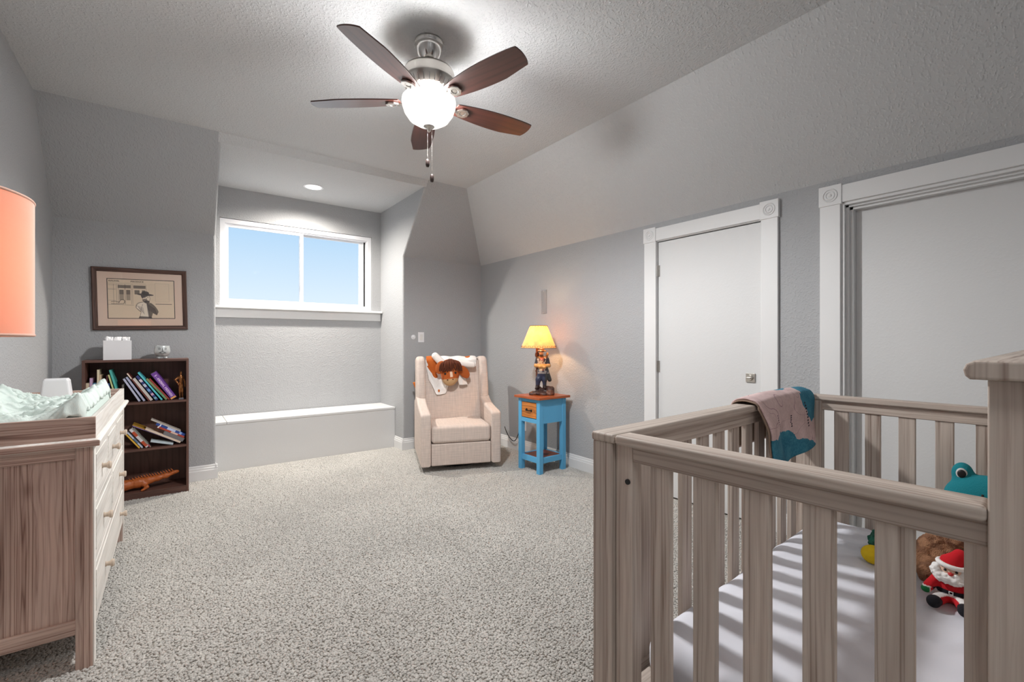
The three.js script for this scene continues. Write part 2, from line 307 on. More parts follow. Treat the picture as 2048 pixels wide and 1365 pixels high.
// ---------------------------------------------------------------- bench in the bay
{
  const t = thing('window_bench', 'low white box bench in the bay under window', 'bench', [(D0 + D1) / 2, 0, -5.137]);
  const w = (D1 - D0) - 0.004, d = 0.46;
  obj('front_panel', uvm(bx(-w / 2, w / 2, 0, 0.445, -0.03, -0.006)), doorMat, t);
  obj('side_panel', bx(-w / 2, -w / 2 + 0.02, 0, 0.445, -d, -0.03), doorMat, t);
  obj('side_panel', bx(w / 2 - 0.02, w / 2, 0, 0.445, -d, -0.03), doorMat, t);
  obj('top_board', bx(-w / 2 + 0.103, w / 2, 0.445, 0.47, -d + 0.004, 0.004, 0.004), doorMat, t);
  obj('top_board', bx(-w / 2, -w / 2 + 0.1, 0.445, 0.47, -d + 0.004, 0.004, 0.004), doorMat, t);
}
// ---------------------------------------------------------------- recessed light in the bay
{
  const t = thing('recessed_light', 'round recessed ceiling light above the bay bench', 'ceiling light', CAN);
  obj('trim_ring', lathe([[0.075, 0.0], [0.095, 0.0], [0.097, -0.003], [0.093, -0.006], [0.078, -0.006], [0.075, 0.0]], 40), whitePl, t);
  obj('light_disc', cyl(0.077, 0.077, 0.003, 40).translate(0, -0.003, 0), std({ color: 0xffffff, emissive: 0xffffff, emissiveIntensity: 1.3 }), t);
  const l = new THREE.SpotLight(0xfff8ee, L_CAN, 0, 1.42, 1, 2); l.position.set(0, -0.012, 0); l.target.position.set(0, -1, 0); l.castShadow = true; l.shadow.radius = 2.5;
  t.add(l, l.target);
}
// ---------------------------------------------------------------- ceiling fan
{
  const t = thing('ceiling_fan', 'five blade ceiling fan with lit white glass bowl', 'ceiling fan', FAN);
  obj('canopy', lathe([[0, 0], [0.078, 0], [0.081, -0.006], [0.078, -0.016], [0.072, -0.02], [0.074, -0.026], [0.070, -0.045], [0.058, -0.075], [0.04, -0.098], [0.034, -0.104], [0, -0.104]], 40), chrome, t);
  obj('rubber_collar', cyl(0.022, 0.026, 0.02).translate(0, -0.112, 0), blackPl, t);
  obj('downrod', cyl(0.0125, 0.0125, 0.07).translate(0, -0.135, 0), nickel, t);
  const h = obj('motor_housing', lathe([[0, -0.148], [0.06, -0.148], [0.105, -0.152], [0.132, -0.162], [0.14, -0.176], [0.14, -0.212], [0.145, -0.218], [0.145, -0.228], [0.136, -0.24], [0.118, -0.272], [0.1, -0.285], [0.085, -0.290], [0.085, -0.318], [0, -0.318]], 56), nickel, t);
  const vents = []; for (let k = 0; k < 28; k++) { const a = k / 28 * 6.283; vents.push(rb(0.006, 0.04, 0.006, 0.002).rotateZ(-0.5).translate(0.128, -0.256, 0).rotateY(a)); }
  obj('vent_rib', vents, chrome, h);
  const bladeTex = woodTex([74, 44, 38], [38, 20, 18], 300, { rings: 14, streak: 0.6 });
  const bladeMat = phy({ map: bladeTex, color: col(255, 235, 228), roughness: 0.34, clearcoat: 0.6, clearcoatRoughness: 0.22 });
  const out = new THREE.Shape(); out.moveTo(0.165, -0.045);
  out.bezierCurveTo(0.28, -0.068, 0.40, -0.075, 0.50, -0.072); out.lineTo(0.645, -0.050); out.bezierCurveTo(0.665, -0.02, 0.668, 0.03, 0.655, 0.062);
  out.bezierCurveTo(0.64, 0.068, 0.56, 0.074, 0.45, 0.074); out.bezierCurveTo(0.33, 0.072, 0.25, 0.060, 0.165, 0.045); out.bezierCurveTo(0.158, 0.02, 0.158, -0.02, 0.165, -0.045);
  for (let k = 0; k < 5; k++) {
    const a = -69 + 72 * k;
    const pitch = (g) => g.rotateX(-12 * D).translate(0, -0.327, 0).rotateY(-a * D);
    const b = obj('blade', uvm(pitch(new THREE.ExtrudeGeometry(out, { depth: 0.004, bevelEnabled: true, bevelThickness: 0.0015, bevelSize: 0.0015, bevelSegments: 2, curveSegments: 18 }).rotateX(Math.PI / 2)), 'x', [k * 0.21, k * 0.13]), bladeMat, t);
    // grain along the blade: recompute uv in the blade's own axes
    const p = b.geometry.attributes.position, uv = b.geometry.attributes.uv, ca = Math.cos(a * D), sa = Math.sin(a * D);
    for (let i = 0; i < p.count; i++) { const x = p.getX(i), z = p.getZ(i); uv.setXY(i, x * ca + z * sa + k * 0.3, -x * sa + z * ca + k * 0.17); }
    const hex = (r) => { const s = []; for (let i = 0; i < 8; i++) s.push([r * Math.cos((i + 0.5) * Math.PI / 4), r * 0.92 * Math.sin((i + 0.5) * Math.PI / 4)]); return s; };
    const ringS = shapeOf(hex(0.037)); ringS.holes.push(new THREE.Path(hex(0.021).map(([x, y]) => new THREE.Vector2(x, y))));
    const ring = new THREE.ExtrudeGeometry(ringS, { depth: 0.006, bevelEnabled: true, bevelThickness: 0.003, bevelSize: 0.003, bevelSegments: 2 }).rotateX(Math.PI / 2).translate(0.205, -0.010, 0);
    const in_ = cyl(0.012, 0.014, 0.008, 8).translate(0.205, -0.012, 0), pl = cyl(0.022, 0.022, 0.003, 16).translate(0.205, -0.008, 0);
    obj('blade_iron', pitch(mergeGeometries(clean([ring, in_, pl, tube([[0.09, 0.018, 0], [0.12, 0.01, 0], [0.15, -0.008, 0], [0.18, -0.011, 0]], 0.011, 12, 8)]))), chrome, b);
  }
  const bowl = [[0.139, -0.322], [0.147, -0.322], [0.149, -0.336], [0.146, -0.358], [0.134, -0.395], [0.11, -0.43], [0.075, -0.452], [0.03, -0.464], [0.004, -0.466], [0.004, -0.462], [0.03, -0.460], [0.072, -0.448], [0.106, -0.427], [0.13, -0.393], [0.142, -0.358], [0.145, -0.337], [0.139, -0.322]];
  obj('light_bowl', lathe(bowl, 56), std({ color: 0xf4f4f2, roughness: 0.35, emissive: 0xfffdf8, emissiveIntensity: 0.7 }), t, 'glowing white glass bowl');
  obj('finial', lathe([[0, -0.458], [0.026, -0.462], [0.03, -0.47], [0.022, -0.478], [0.012, -0.483], [0.009, -0.494], [0.004, -0.5], [0, -0.5]], 24), nickel, t);
  for (const [x, z, y1, y0] of [[-0.012, 0.006, -0.655, -0.497], [0.012, 0.012, -0.735, -0.40]]) {
    const beads = []; for (let y = y0; y > y1; y -= 0.0065) beads.push(new THREE.SphereGeometry(0.0019, 6, 4).translate(x, y, z));
    const c = obj('pull_chain', beads, nickel, t);
    obj('chain_fob', lathe([[0, 0.0], [0.005, -0.001], [0.0105, -0.009], [0.011, -0.03], [0.008, -0.042], [0, -0.044]], 14).translate(x, y1, z), std({ color: col(50, 34, 30), roughness: 0.4 }), c);
  }
  const l = new THREE.PointLight(0xffffff, L_FAN_UP, 0, 2); l.position.set(0, -0.41, 0); l.castShadow = true; l.shadow.radius = 4; t.add(l);
  const s = new THREE.SpotLight(0xffffff, L_FAN, 0, 1.5, 0.3, 2); s.position.set(0, -0.42, 0); s.target.position.set(0, -1.4, 0); s.castShadow = true; s.shadow.radius = 4; t.add(s, s.target);
}
// added fill light, unseen behind the camera: it brightens what faces the camera
{
  const t = thing('added_fill_light', 'added square fill light behind the camera', 'ceiling light', [0.15, YC, 0.75]);
  obj('mount', rb(0.56, 0.02, 0.56, 0.004).translate(0, -0.01, 0), nickel, t);
  obj('light_diffuser', rb(0.52, 0.035, 0.52, 0.012).translate(0, -0.037, 0), std({ color: 0xf4f4f2, roughness: 0.5, emissive: 0xffffff, emissiveIntensity: 0.9 }), t);
  RectAreaLightUniformsLib.init();
  const l = new THREE.RectAreaLight(0xffffff, L_REAR, 0.5, 0.5); l.position.set(0, -0.06, 0); l.rotation.x = -Math.PI / 2; l.castShadow = true; t.add(l);
}
// ---------------------------------------------------------------- wood and cloth materials
const cribMat = std({ map: woodTex([198, 185, 174], [132, 112, 101], 11, { rings: 22, streak: 0.4, warp: 0.35, lines: 0.75, W: 1024, H: 1024, su: 0.9, sv: 0.42, pale: [212, 203, 194] }), roughness: 0.62, bumpMap: woodBump, bumpScale: 0.0006 });
const endMat = std({ map: woodTex([206, 181, 168], [116, 84, 73], 41, { rings: 26, streak: 0.45, warp: 0.4, lines: 0.95, W: 1024, H: 1024, su: 0.9, sv: 0.5, knots: [[0.22, 0.55, 0.022], [0.62, 0.3, 0.018], [0.8, 0.75, 0.02]] }), roughness: 0.6, bumpMap: woodBump, bumpScale: 0.0008 });
const frontMat = std({ map: woodTex([232, 228, 222], [198, 188, 178], 61, { rings: 24, streak: 0.6 }), roughness: 0.55, bumpMap: woodBump, bumpScale: 0.0006 });  // white drawer paint; on legs and tray it stands in for their lit side
const shelfMat = std({ map: woodTex([104, 72, 62], [64, 42, 37], 81, { rings: 14, streak: 0.6, warp: 0.5, knots: [[0.3, 0.3, 0.03], [0.7, 0.7, 0.03]] }), roughness: 0.5 });
const sageMat = std({ color: col(214, 226, 220), roughness: 0.95, bumpMap: fuzzBump, bumpScale: 0.0004 });
const linenTex = tex(512, 512, (u, v) => { const a = fb(u, v, 3, 120, 5, 2), b = fb(u, v, 120, 3, 6, 2), k = 0.84 + 0.34 * (a * 0.5 + b * 0.5); return clampB([216 * k, 200 * k, 190 * k]); }, true, 0.22, 0.22);
const linen = std({ map: linenTex, roughness: 0.95, bumpMap: weaveBump, bumpScale: 0.0006 });

// ---------------------------------------------------------------- dresser
{
  const t = thing('dresser', 'washed wood dresser with white drawer fronts by left wall', 'dresser', [-0.48, 0, -3.055]);
  const X0 = -0.225, X1 = 0.243, Z0 = -0.70, Z1 = 0.70; // local extents (near end at +z)
  for (const [x, z, n] of [[X1 - 0.025, Z1 - 0.025, 0], [X1 - 0.025, Z0 + 0.025, 1], [X0 + 0.025, Z1 - 0.025, 2], [X0 + 0.025, Z0 + 0.025, 3]])
    obj('leg', uvm(bx(x - 0.025, x + 0.025, 0.0, 0.843, z - 0.025, z + 0.025, 0.003), 'y', [n * 0.27, 0.1]), endMat, t);
  for (const s of [1, -1]) {
    const z = s * 0.675;
    obj('end_panel', uvm(bx(X0 + 0.04, X1 - 0.04, 0.16, 0.82, z - 0.008, z + 0.008), 'y', [0.02, 0.31]), endMat, t);
    obj('end_rail', uvm(bx(X0 + 0.045, X1 - 0.048, 0.795, 0.843, z - 0.014, z + 0.018, 0.002), 'x', [0.4, 0.2]), endMat, t);
    obj('end_rail', uvm(bx(X0 + 0.045, X1 - 0.048, 0.135, 0.19, z - 0.014, z + 0.018, 0.002), 'x', [0.1, 0.5]), endMat, t);
  }
  obj('back_panel', bx(X0, X0 + 0.012, 0.13, 0.84, Z0 + 0.045, Z1 - 0.045), endMat, t);
  obj('bottom_board', bx(X0 + 0.02, X1 - 0.03, 0.13, 0.145, Z0 + 0.03, Z1 - 0.03), endMat, t);
  const fx = X1 - 0.018, rails = [[0.822, 0.843], [0.605, 0.625], [0.365, 0.385], [0.12, 0.142]];
  obj('face_frame_lit_legs', rails.map(([a, b]) => uvm(bx(fx, X1 - 0.002, a, b, Z0 + 0.05, Z1 - 0.05), 'z')).concat([uvm(bx(X1 - 0.001, X1 + 0.003, 0.002, 0.843, Z1 - 0.05, Z1 - 0.001), 'y'), uvm(bx(X1 - 0.001, X1 + 0.003, 0.002, 0.843, Z0 + 0.001, Z0 + 0.05), 'y'), uvm(bx(fx, X1 - 0.002, 0.625, 0.822, 0.21, 0.225), 'y'), uvm(bx(fx, X1 - 0.002, 0.625, 0.822, -0.225, -0.21), 'y'), uvm(bx(fx, X1 - 0.002, 0.385, 0.605, -0.008, 0.008), 'y')]), frontMat, t);  // thin pale leg strips: the brighter lit face put into the colour
  const knobMat = std({ map: woodTex([206, 188, 170], [170, 148, 130], 66, {}), roughness: 0.5 });
  const kn = lathe([[0, 0.034], [0.014, 0.033], [0.0165, 0.029], [0.0165, 0.024], [0.010, 0.017], [0.009, 0.008], [0.013, 0.0], [0, 0]], 24).rotateZ(-Math.PI / 2);
  const drawer = (z0, z1, y0, y1, knobs, n) => {
    const d = obj('drawer', uvm(bx(fx - 0.3, X1 - 0.001, y0 + 0.003, y1 - 0.003, z0 + 0.003, z1 - 0.003, 0.003), 'z', [n * 0.31, n * 0.17]), frontMat, t);
    obj('drawer_panel', uvm(bx(X1 - 0.002, X1 + 0.002, y0 + 0.03, y1 - 0.03, z0 + 0.035, z1 - 0.035, 0.0015), 'z', [n * 0.2, n * 0.4]), frontMat, d);
    for (const k of knobs) obj('knob', kn.clone().translate(X1, (y0 + y1) / 2 - 0.015, k), knobMat, d, 'turned pale wood knob');
  };
  [[0.225, 0.65], [-0.21, 0.21], [-0.65, -0.225]].forEach(([a, b], i) => drawer(a, b, 0.625, 0.822, [(a + b) / 2], i));
  [[0.008, 0.65], [-0.65, -0.008]].forEach(([a, b], i) => drawer(a, b, 0.385, 0.605, [(a + b) / 2 + 0.05 * (i ? -1 : 1)], i + 3));
  drawer(-0.65, 0.65, 0.142, 0.365, [0.31, -0.43], 6);
  const top = obj('top_board', uvm(prismZ([[X0 - 0.005, 0.843], [X1 + 0.012, 0.843], [X1 + 0.020, 0.848], [X1 + 0.024, 0.856], [X1 + 0.024, 0.863], [X1 + 0.016, 0.869], [X0 - 0.005, 0.869]], Z0 - 0.03, Z1 + 0.03, 0.003), 'z'), frontMat, t);
  obj('end_moulding', uvm(bx(X0 - 0.005, X1 + 0.022, 0.845, 0.867, Z1 + 0.0295, Z1 + 0.034, 0.002), 'x'), endMat, top);
  const tr = thing('changing_tray', 'open wooden changing tray sitting on the dresser top', 'changing tray', [-0.48, 0.869, -3.055]);
  const tx0 = -0.215, tx1 = 0.25, tz0 = -0.62, tz1 = 0.695;
  obj('end_board', uvm(bx(tx0, tx1, 0, 0.082, tz1 - 0.016, tz1, 0.002), 'x', [0.3, 0.1]), endMat, tr);
  obj('end_board', uvm(bx(tx0, tx1, 0, 0.082, tz0, tz0 + 0.016, 0.002), 'x', [0.7, 0.4]), endMat, tr);
  obj('front_board', uvm(bx(tx1 - 0.016, tx1 + 0.001, 0, 0.0815, tz0 + 0.001, tz1 - 0.001, 0.002), 'z', [0.2, 0.2]), frontMat, tr);
  obj('back_board', uvm(bx(tx0, tx0 + 0.016, 0, 0.082, tz0 + 0.016, tz1 - 0.016), 'z', [0.5, 0.2]), endMat, tr);
}
// contoured changing pad with a crinkled cover
{
  const hw = 0.205, hl = 0.46, NX = 120, NZ = 280;
  const g = sheet((u, v) => {
    const x = (u - 0.5) * 2 * hw, z = (v - 0.5) * 2 * hl, a = Math.abs(x) / hw;
    let y = 0.062 + 0.085 * Math.pow(Math.min(1, a * 1.12), 2.2);
    const e = Math.max(0, (a - 0.8) / 0.2), ez = Math.max(0, (Math.abs(z) / hl - 0.93) / 0.07);
    y -= 0.055 * e * e; y *= 1 - 0.5 * ez * ez;
    const w = n3(x * 9 + z * 5, z * 14, 3) * 0.6 + n3(x * 30 + z * 10, z * 26 - x * 14, 7) * 0.4;
    const rg = (1 - Math.abs(n3(z * 20 - x * 11, x * 9 + z * 3, 4, 9))) ** 4, rg2 = (1 - Math.abs(n3(z * 38 + x * 14, x * 10, 6, 5))) ** 3;
    y += 0.008 * w + 0.020 * rg + 0.013 * rg2;
    return [x * (1 - 0.03 * e), y, z];
  }, NX, NZ, 0.008);
  const t = thing('changing_pad', 'changing pad in wrinkled pale sage cover inside tray', 'changing pad', [-0.462, 0.869, -2.845], Math.PI);
  obj('cover', g, sageMat, t);
  const m = obj('foam_body', prismZ([[-0.19, 0.002], [0.19, 0.002], [0.2, 0.05], [0.185, 0.115], [0.15, 0.115], [0.08, 0.058], [0, 0.045], [-0.08, 0.058], [-0.15, 0.115], [-0.185, 0.115], [-0.2, 0.05]], -0.45, 0.45, 0.006), sageMat, t);
  m.userData.label = 'pad foam ends';
}
// white sound machine and hairbrush on the tray
{
  const t = thing('night_light', 'white tapered night light at far end of tray', 'night light', [-0.50, 0.869, -3.50]);
  obj('shade', prism([[-0.068, 0.012], [0.068, 0.012], [0.052, 0.155], [0.044, 0.166], [-0.044, 0.166], [-0.052, 0.155]], 0.08, 0.01).translate(0, 0, -0.04), whitePl, t);
  obj('base', rb(0.13, 0.016, 0.085, 0.006).translate(0, 0.008, 0), std({ color: col(210, 210, 210), roughness: 0.5 }), t);
  const h = thing('hairbrush', 'small brown wooden hairbrush lying behind changing pad', 'hairbrush', [-0.615, 0.871, -3.42], 0.15);
  obj('brush_head', new THREE.SphereGeometry(1, 20, 12).scale(0.028, 0.03, 0.05).translate(0, 0.055, 0), std({ color: col(140, 122, 112), roughness: 0.6 }), h);
  obj('handle', tube([[0, 0.05, 0.04], [0, 0.03, 0.08], [0, 0.006, 0.13]], 0.009), std({ color: col(140, 122, 112), roughness: 0.6 }), h);
  obj('bristle_pad', cyl(0.02, 0.02, 0.06, 12).scale(1, 1, 1.6).translate(0, 0.03, 0), blackPl, h);
}
// floor lamp with the orange drum shade at the left edge
{
  const t = thing('floor_lamp', 'floor lamp with lit orange drum shade at left edge', 'floor lamp', [-0.412, 0, -1.365]);
  obj('base', lathe([[0, 0], [0.14, 0], [0.14, 0.012], [0.13, 0.02], [0.02, 0.028], [0, 0.028]], 40), nickel, t);
  obj('pole', cyl(0.011, 0.011, 1.30, 16).translate(0, 0.67, 0), nickel, t);
  const shade = lathe([[0.178, 1.252], [0.182, 1.252], [0.182, 1.53], [0.178, 1.53], [0.178, 1.252]], 64);
  obj('lamp_shade', shade, phy({ color: col(246, 204, 180), roughness: 0.95, transmission: 0.45, thickness: 0, bumpMap: weaveBump, bumpScale: 0.0003 }), t, 'orange woven drum shade');
  obj('rim', [new THREE.TorusGeometry(0.1805, 0.0032, 8, 64).rotateX(Math.PI / 2).translate(0, 1.252, 0), new THREE.TorusGeometry(0.1805, 0.0032, 8, 64).rotateX(Math.PI / 2).translate(0, 1.53, 0)], std({ color: col(236, 190, 170), roughness: 0.8 }), t);
  obj('spider', [tube([[-0.178, 1.50, 0], [0, 1.47, 0], [0.178, 1.50, 0]], 0.002, 16, 6), cyl(0.003, 0.003, 0.17, 8).translate(0, 1.39, 0)], nickel, t);
  obj('bulb', new THREE.SphereGeometry(0.03, 20, 14).translate(0, 1.39, 0), std({ color: 0xffffff, emissive: col(255, 214, 170), emissiveIntensity: 2 }), t);
  const l = new THREE.PointLight(0xffc89c, L_FLOOR, 0, 2); l.position.set(0, 1.39, 0); l.castShadow = true; l.shadow.radius = 1.5; t.add(l);
}
// ---------------------------------------------------------------- framed ink drawing
{
  const t = thing('framed_picture', 'dark wood framed ink drawing of a man in hat', 'picture', [-0.194, 1.586, ZB + 0.004]);
  t.rotation.z = 1.4 * D;
  const W = 0.617, H = 0.505, b = 0.034, fm = std({ map: woodTex([92, 66, 56], [44, 30, 27], 121, { rings: 40, streak: 1 }), roughness: 0.65, bumpMap: woodBump, bumpScale: 0.0012 });
  const fp = [[0, 0], [b, 0], [b, 0.01], [b * 0.7, 0.022], [b * 0.2, 0.026], [0, 0.02]];
  const side = (len, horiz, sgn) => { // mitred length of moulding
    const pr = prism(fp.map(([a, h]) => [a, h]), len), p = pr.attributes.position;
    for (let i = 0; i < p.count; i++) { const a = p.getX(i); let z = p.getZ(i); z = z < len / 2 ? z + a : z - a; p.setZ(i, z); }
    pr.translate(0, 0, -len / 2); // profile: x inward, y depth, z along
    const m = new THREE.Matrix4();
    if (horiz) m.makeBasis(V(0, sgn, 0), V(0, 0, 1), V(sgn, 0, 0)); else m.makeBasis(V(sgn, 0, 0), V(0, 0, 1), V(0, -sgn, 0));
    pr.applyMatrix4(m); pr.translate(horiz ? 0 : -sgn * W / 2, horiz ? -sgn * H / 2 : 0, 0); pr.computeVertexNormals(); return uvm(pr, horiz ? 'x' : 'y', [len, sgn]);
  };
  obj('frame_side', side(W, true, 1), fm, t); obj('frame_side', side(W, true, -1), fm, t); obj('frame_side', side(H, false, 1), fm, t); obj('frame_side', side(H, false, -1), fm, t);
  const art = canvasTex(1024, 838, (c, w, h) => {
    c.fillStyle = '#d9bfad'; c.fillRect(0, 0, w, h);
    const L = 118, T = 112, RR = 916, B = 716; c.fillStyle = '#dcc7ae'; c.fillRect(L, T, RR - L, B - T);
    c.strokeStyle = '#2a2222'; c.lineWidth = 9; c.strokeRect(L, T, RR - L, B - T);
    const ink = (a) => `rgba(58,48,46,${a})`;
    c.save(); c.beginPath(); c.rect(L + 5, T + 5, RR - L - 10, B - T - 10); c.clip();
    c.fillStyle = ink(0.92); c.font = 'bold 34px sans-serif'; c.fillText('KAUHN.', L + 16, T + 44); c.fillText('PRODUCE', L + 268, T + 46);
    c.strokeStyle = ink(0.35); c.lineWidth = 2;
    for (let y = T + 60; y < T + 90; y += 10) { c.beginPath(); c.moveTo(L, y); c.lineTo(L + 450, y); c.stroke(); }
    for (let y = T + 60; y < T + 330; y += 13) { c.strokeStyle = ink(0.14); c.beginPath(); c.moveTo(L + 470, y); c.lineTo(RR, y); c.stroke(); }
    c.strokeStyle = ink(0.4); c.strokeRect(L + 560, T + 50, 170, 290);
    c.fillStyle = ink(0.62); c.fillRect(L + 120, T + 92, 150, 48); c.fillRect(L + 300, T + 92, 146, 48);
    c.fillRect(L + 135, T + 165, 52, 70); c.fillRect(L + 215, T + 165, 48, 70); c.fillRect(L + 312, T + 165, 60, 66); c.fillRect(L + 400, T + 165, 40, 50);
    c.fillStyle = ink(0.35); c.fillRect(L + 135, T + 235, 52, 90); c.fillRect(L + 215, T + 235, 48, 90);
    c.strokeStyle = ink(0.6); c.lineWidth = 3; for (const x of [70, 105, 126, 198, 206, 275, 290, 452]) { c.beginPath(); c.moveTo(L + x, T + 80); c.lineTo(L + x, T + 385); c.stroke(); }
    for (const y of [95, 150, 165, 330]) { c.beginPath(); c.moveTo(L + 10, T + y); c.lineTo(L + 95, T + y); c.stroke(); }
    c.lineWidth = 4; c.beginPath(); c.moveTo(L, T + 392); c.lineTo(L + 300, T + 398); c.stroke(); c.fillStyle = ink(0.5); c.fillRect(L + 560, T + 372, 205, 12);
    // dog lying on the boardwalk
    c.strokeStyle = ink(0.8); c.lineWidth = 7; c.beginPath(); c.moveTo(L + 40, T + 350); c.quadraticCurveTo(L + 90, T + 335, L + 130, T + 360); c.quadraticCurveTo(L + 150, T + 300, L + 185, T + 320); c.quadraticCurveTo(L + 205, T + 350, L + 180, T + 380); c.lineTo(L + 40, T + 382); c.stroke();
    // man with a wide hat holding his hands to his mouth
    const mx = L + 445; c.fillStyle = '#e4d2bc'; c.beginPath(); c.ellipse(mx + 5, T + 290, 45, 58, 0, 0, 7); c.fill(); c.strokeStyle = ink(0.8); c.lineWidth = 4; c.stroke(); c.fillStyle = '#e2d4c2'; c.beginPath(); c.moveTo(mx - 30, T + 350); c.quadraticCurveTo(mx - 120, T + 360, mx - 118, T + 440); c.lineTo(mx - 60, T + 500); c.lineTo(mx - 80, T + 600); c.lineTo(mx + 50, T + 600); c.lineTo(mx + 20, T + 370); c.fill(); c.stroke(); c.strokeStyle = ink(0.45); c.lineWidth = 3; for (let k = 0; k < 9; k++) { c.beginPath(); c.moveTo(mx - 110 + k * 9, T + 400 + k * 4); c.lineTo(mx - 70 + k * 6, T + 470 + k * 9); c.stroke(); } c.fillStyle = ink(0.55); c.beginPath(); c.ellipse(mx - 12, T + 322, 30, 26, 0, 0, 7); c.fill(); c.fillStyle = ink(0.4); c.fillRect(mx + 2, T + 284, 10, 26);
    c.fillStyle = ink(0.85); c.beginPath(); c.ellipse(mx - 4, T + 232, 100, 17, 0.06, 0, 7); c.fill(); c.beginPath(); c.moveTo(mx - 62, T + 240); c.quadraticCurveTo(mx - 50, T + 300, mx - 34, T + 285); c.lineTo(mx + 30, T + 250); c.fill(); c.beginPath(); c.ellipse(mx - 6, T + 208, 46, 30, 0, 0, 7); c.fill();
    c.fillStyle = ink(0.75); c.fillRect(mx - 22, T + 270, 18, 8); c.fillRect(mx + 14, T + 268, 20, 7); c.beginPath(); c.ellipse(mx + 12, T + 345, 34, 24, 0, 0, 7); c.fill();
    c.strokeStyle = ink(0.7); c.lineWidth = 4; c.beginPath(); c.moveTo(mx - 20, T + 350); c.quadraticCurveTo(mx - 130, T + 340, mx - 120, T + 440); c.lineTo(mx - 70, T + 500); c.lineTo(mx - 40, T + 380); c.stroke();
    c.fillStyle = ink(0.66); c.beginPath(); c.moveTo(mx + 5, T + 365); c.lineTo(mx + 60, T + 360); c.quadraticCurveTo(mx + 130, T + 420, mx + 150, T + 500); c.lineTo(mx + 128, T + 555); c.lineTo(mx + 80, T + 520); c.lineTo(mx + 60, T + 604); c.lineTo(mx + 30, T + 604); c.lineTo(mx + 16, T + 480); c.fill();
    c.strokeStyle = ink(0.9); c.lineWidth = 3; for (let k = 0; k < 14; k++) { c.beginPath(); c.moveTo(mx + 12 + k * 7, T + 370 + k * 6); c.lineTo(mx + 30 + k * 8, T + 480 + k * 5); c.stroke(); }
    c.fillStyle = ink(0.7); c.beginPath(); c.moveTo(mx - 95, T + 604); c.lineTo(mx - 80, T + 570); c.lineTo(mx + 60, T + 580); c.lineTo(mx + 76, T + 604); c.fill();
    c.restore();
  });
  const sh = new THREE.PlaneGeometry(W - 2 * b + 0.008, H - 2 * b + 0.008);
  obj('drawing', mergeGeometries(clean([sh.translate(0, 0, 0.0065)])), std({ map: art, roughness: 0.9 }), t, 'pinkish mat with ink storefront drawing');
  obj('backing', bx(-W / 2 + 0.02, W / 2 - 0.02, -H / 2 + 0.02, H / 2 - 0.02, 0.0, 0.006), darkGap, t);
  obj('glass', bx(-W / 2 + b - 0.003, W / 2 - b + 0.003, -H / 2 + b - 0.003, H / 2 - b + 0.003, 0.010, 0.012), phy({ color: 0xffffff, roughness: 0, transmission: 1, thickness: 0, ior: 1.5 }), t);
}
// ---------------------------------------------------------------- bookcase and its contents
const SX0 = -0.528, SX1 = 0.12, SZ0 = -4.895, SZ1 = -4.625, SH = [0.055, 0.392, 0.760];
{
  const t = thing('bookcase', 'dark walnut three-shelf bookcase beside the window bay', 'bookcase', [(SX0 + SX1) / 2, 0, (SZ0 + SZ1) / 2]);
  const w = (SX1 - SX0) / 2, d = (SZ1 - SZ0) / 2;
  for (const s of [-1, 1]) obj('side_panel', uvm(bx(s < 0 ? -w : w - 0.017, s < 0 ? -w + 0.017 : w, 0, 1.095, -d, d, 0.001), 'y', [s, s]), shelfMat, t);
  obj('top_panel', uvm(bx(-w + 0.017, w - 0.017, 1.077, 1.094, -d, d - 0.001, 0.001)), shelfMat, t);
  for (const y of SH) obj('shelf', uvm(bx(-w + 0.017, w - 0.017, y - 0.017, y, -d + 0.006, d - 0.004, 0.001), 'x', [y, y]), shelfMat, t);
  obj('kick_board', uvm(bx(-w + 0.017, w - 0.017, 0, 0.038, d - 0.018, d - 0.003)), shelfMat, t);
  obj('back_panel', uvm(bx(-w + 0.01, w - 0.01, 0.02, 1.08, -d, -d + 0.005), 'y', [0.2, 0.1]), shelfMat, t);
}
const pageMat = std({ color: col(226, 216, 198), roughness: 0.9 });
function book(label, c, x, y, L, T, lean, o = {}) { // spine faces the room; x,y centre of the spine
  const { z = -4.665, depth = 0.17, title = null, group = 'books in the bookcase', bands = [] } = o;
  const t = thing('book', label, 'book', [x, y, z], 0, group); t.rotation.z = lean * D;
  const cm = std({ color: col(...c), roughness: 0.55 });
  const e = Math.min(0.0018, T * 0.2);
  obj('cover', [bx(-T / 2, -T / 2 + e, -L / 2, L / 2, -depth, 0), bx(T / 2 - e, T / 2, -L / 2, L / 2, -depth, 0), bx(-T / 2, T / 2, -L / 2, L / 2, -e, 0.0015, 0.0007)], cm, t);
  obj('pages', bx(-T / 2 + e, T / 2 - e, -L / 2 + 0.002, L / 2 - 0.002, -depth + 0.003, -e), pageMat, t);
  for (const [a, b, cc] of bands) obj('spine_band', bx(-T / 2 * 0.98, T / 2 * 0.98, -L / 2 + a * L, -L / 2 + b * L, 0.001, 0.0022), std({ color: col(...cc), roughness: 0.6 }), t);
  if (title) {
    const [txt, fg, bg, fs] = title, tx = canvasTex(1024, Math.max(64, Math.round(1024 * T / (L * 0.86))), (q, w, h) => { q.fillStyle = bg; q.fillRect(0, 0, w, h); q.fillStyle = fg; q.font = `bold ${Math.round(h * fs)}px sans-serif`; q.textAlign = 'center'; q.textBaseline = 'middle'; q.fillText(txt, w / 2, h / 2, w * 0.96); });
    const g = new THREE.PlaneGeometry(L * 0.86, T * 0.92).rotateZ(-Math.PI / 2).translate(0, 0, 0.0026); obj('spine_title', g, std({ map: tx, roughness: 0.6 }), t);
  }
}
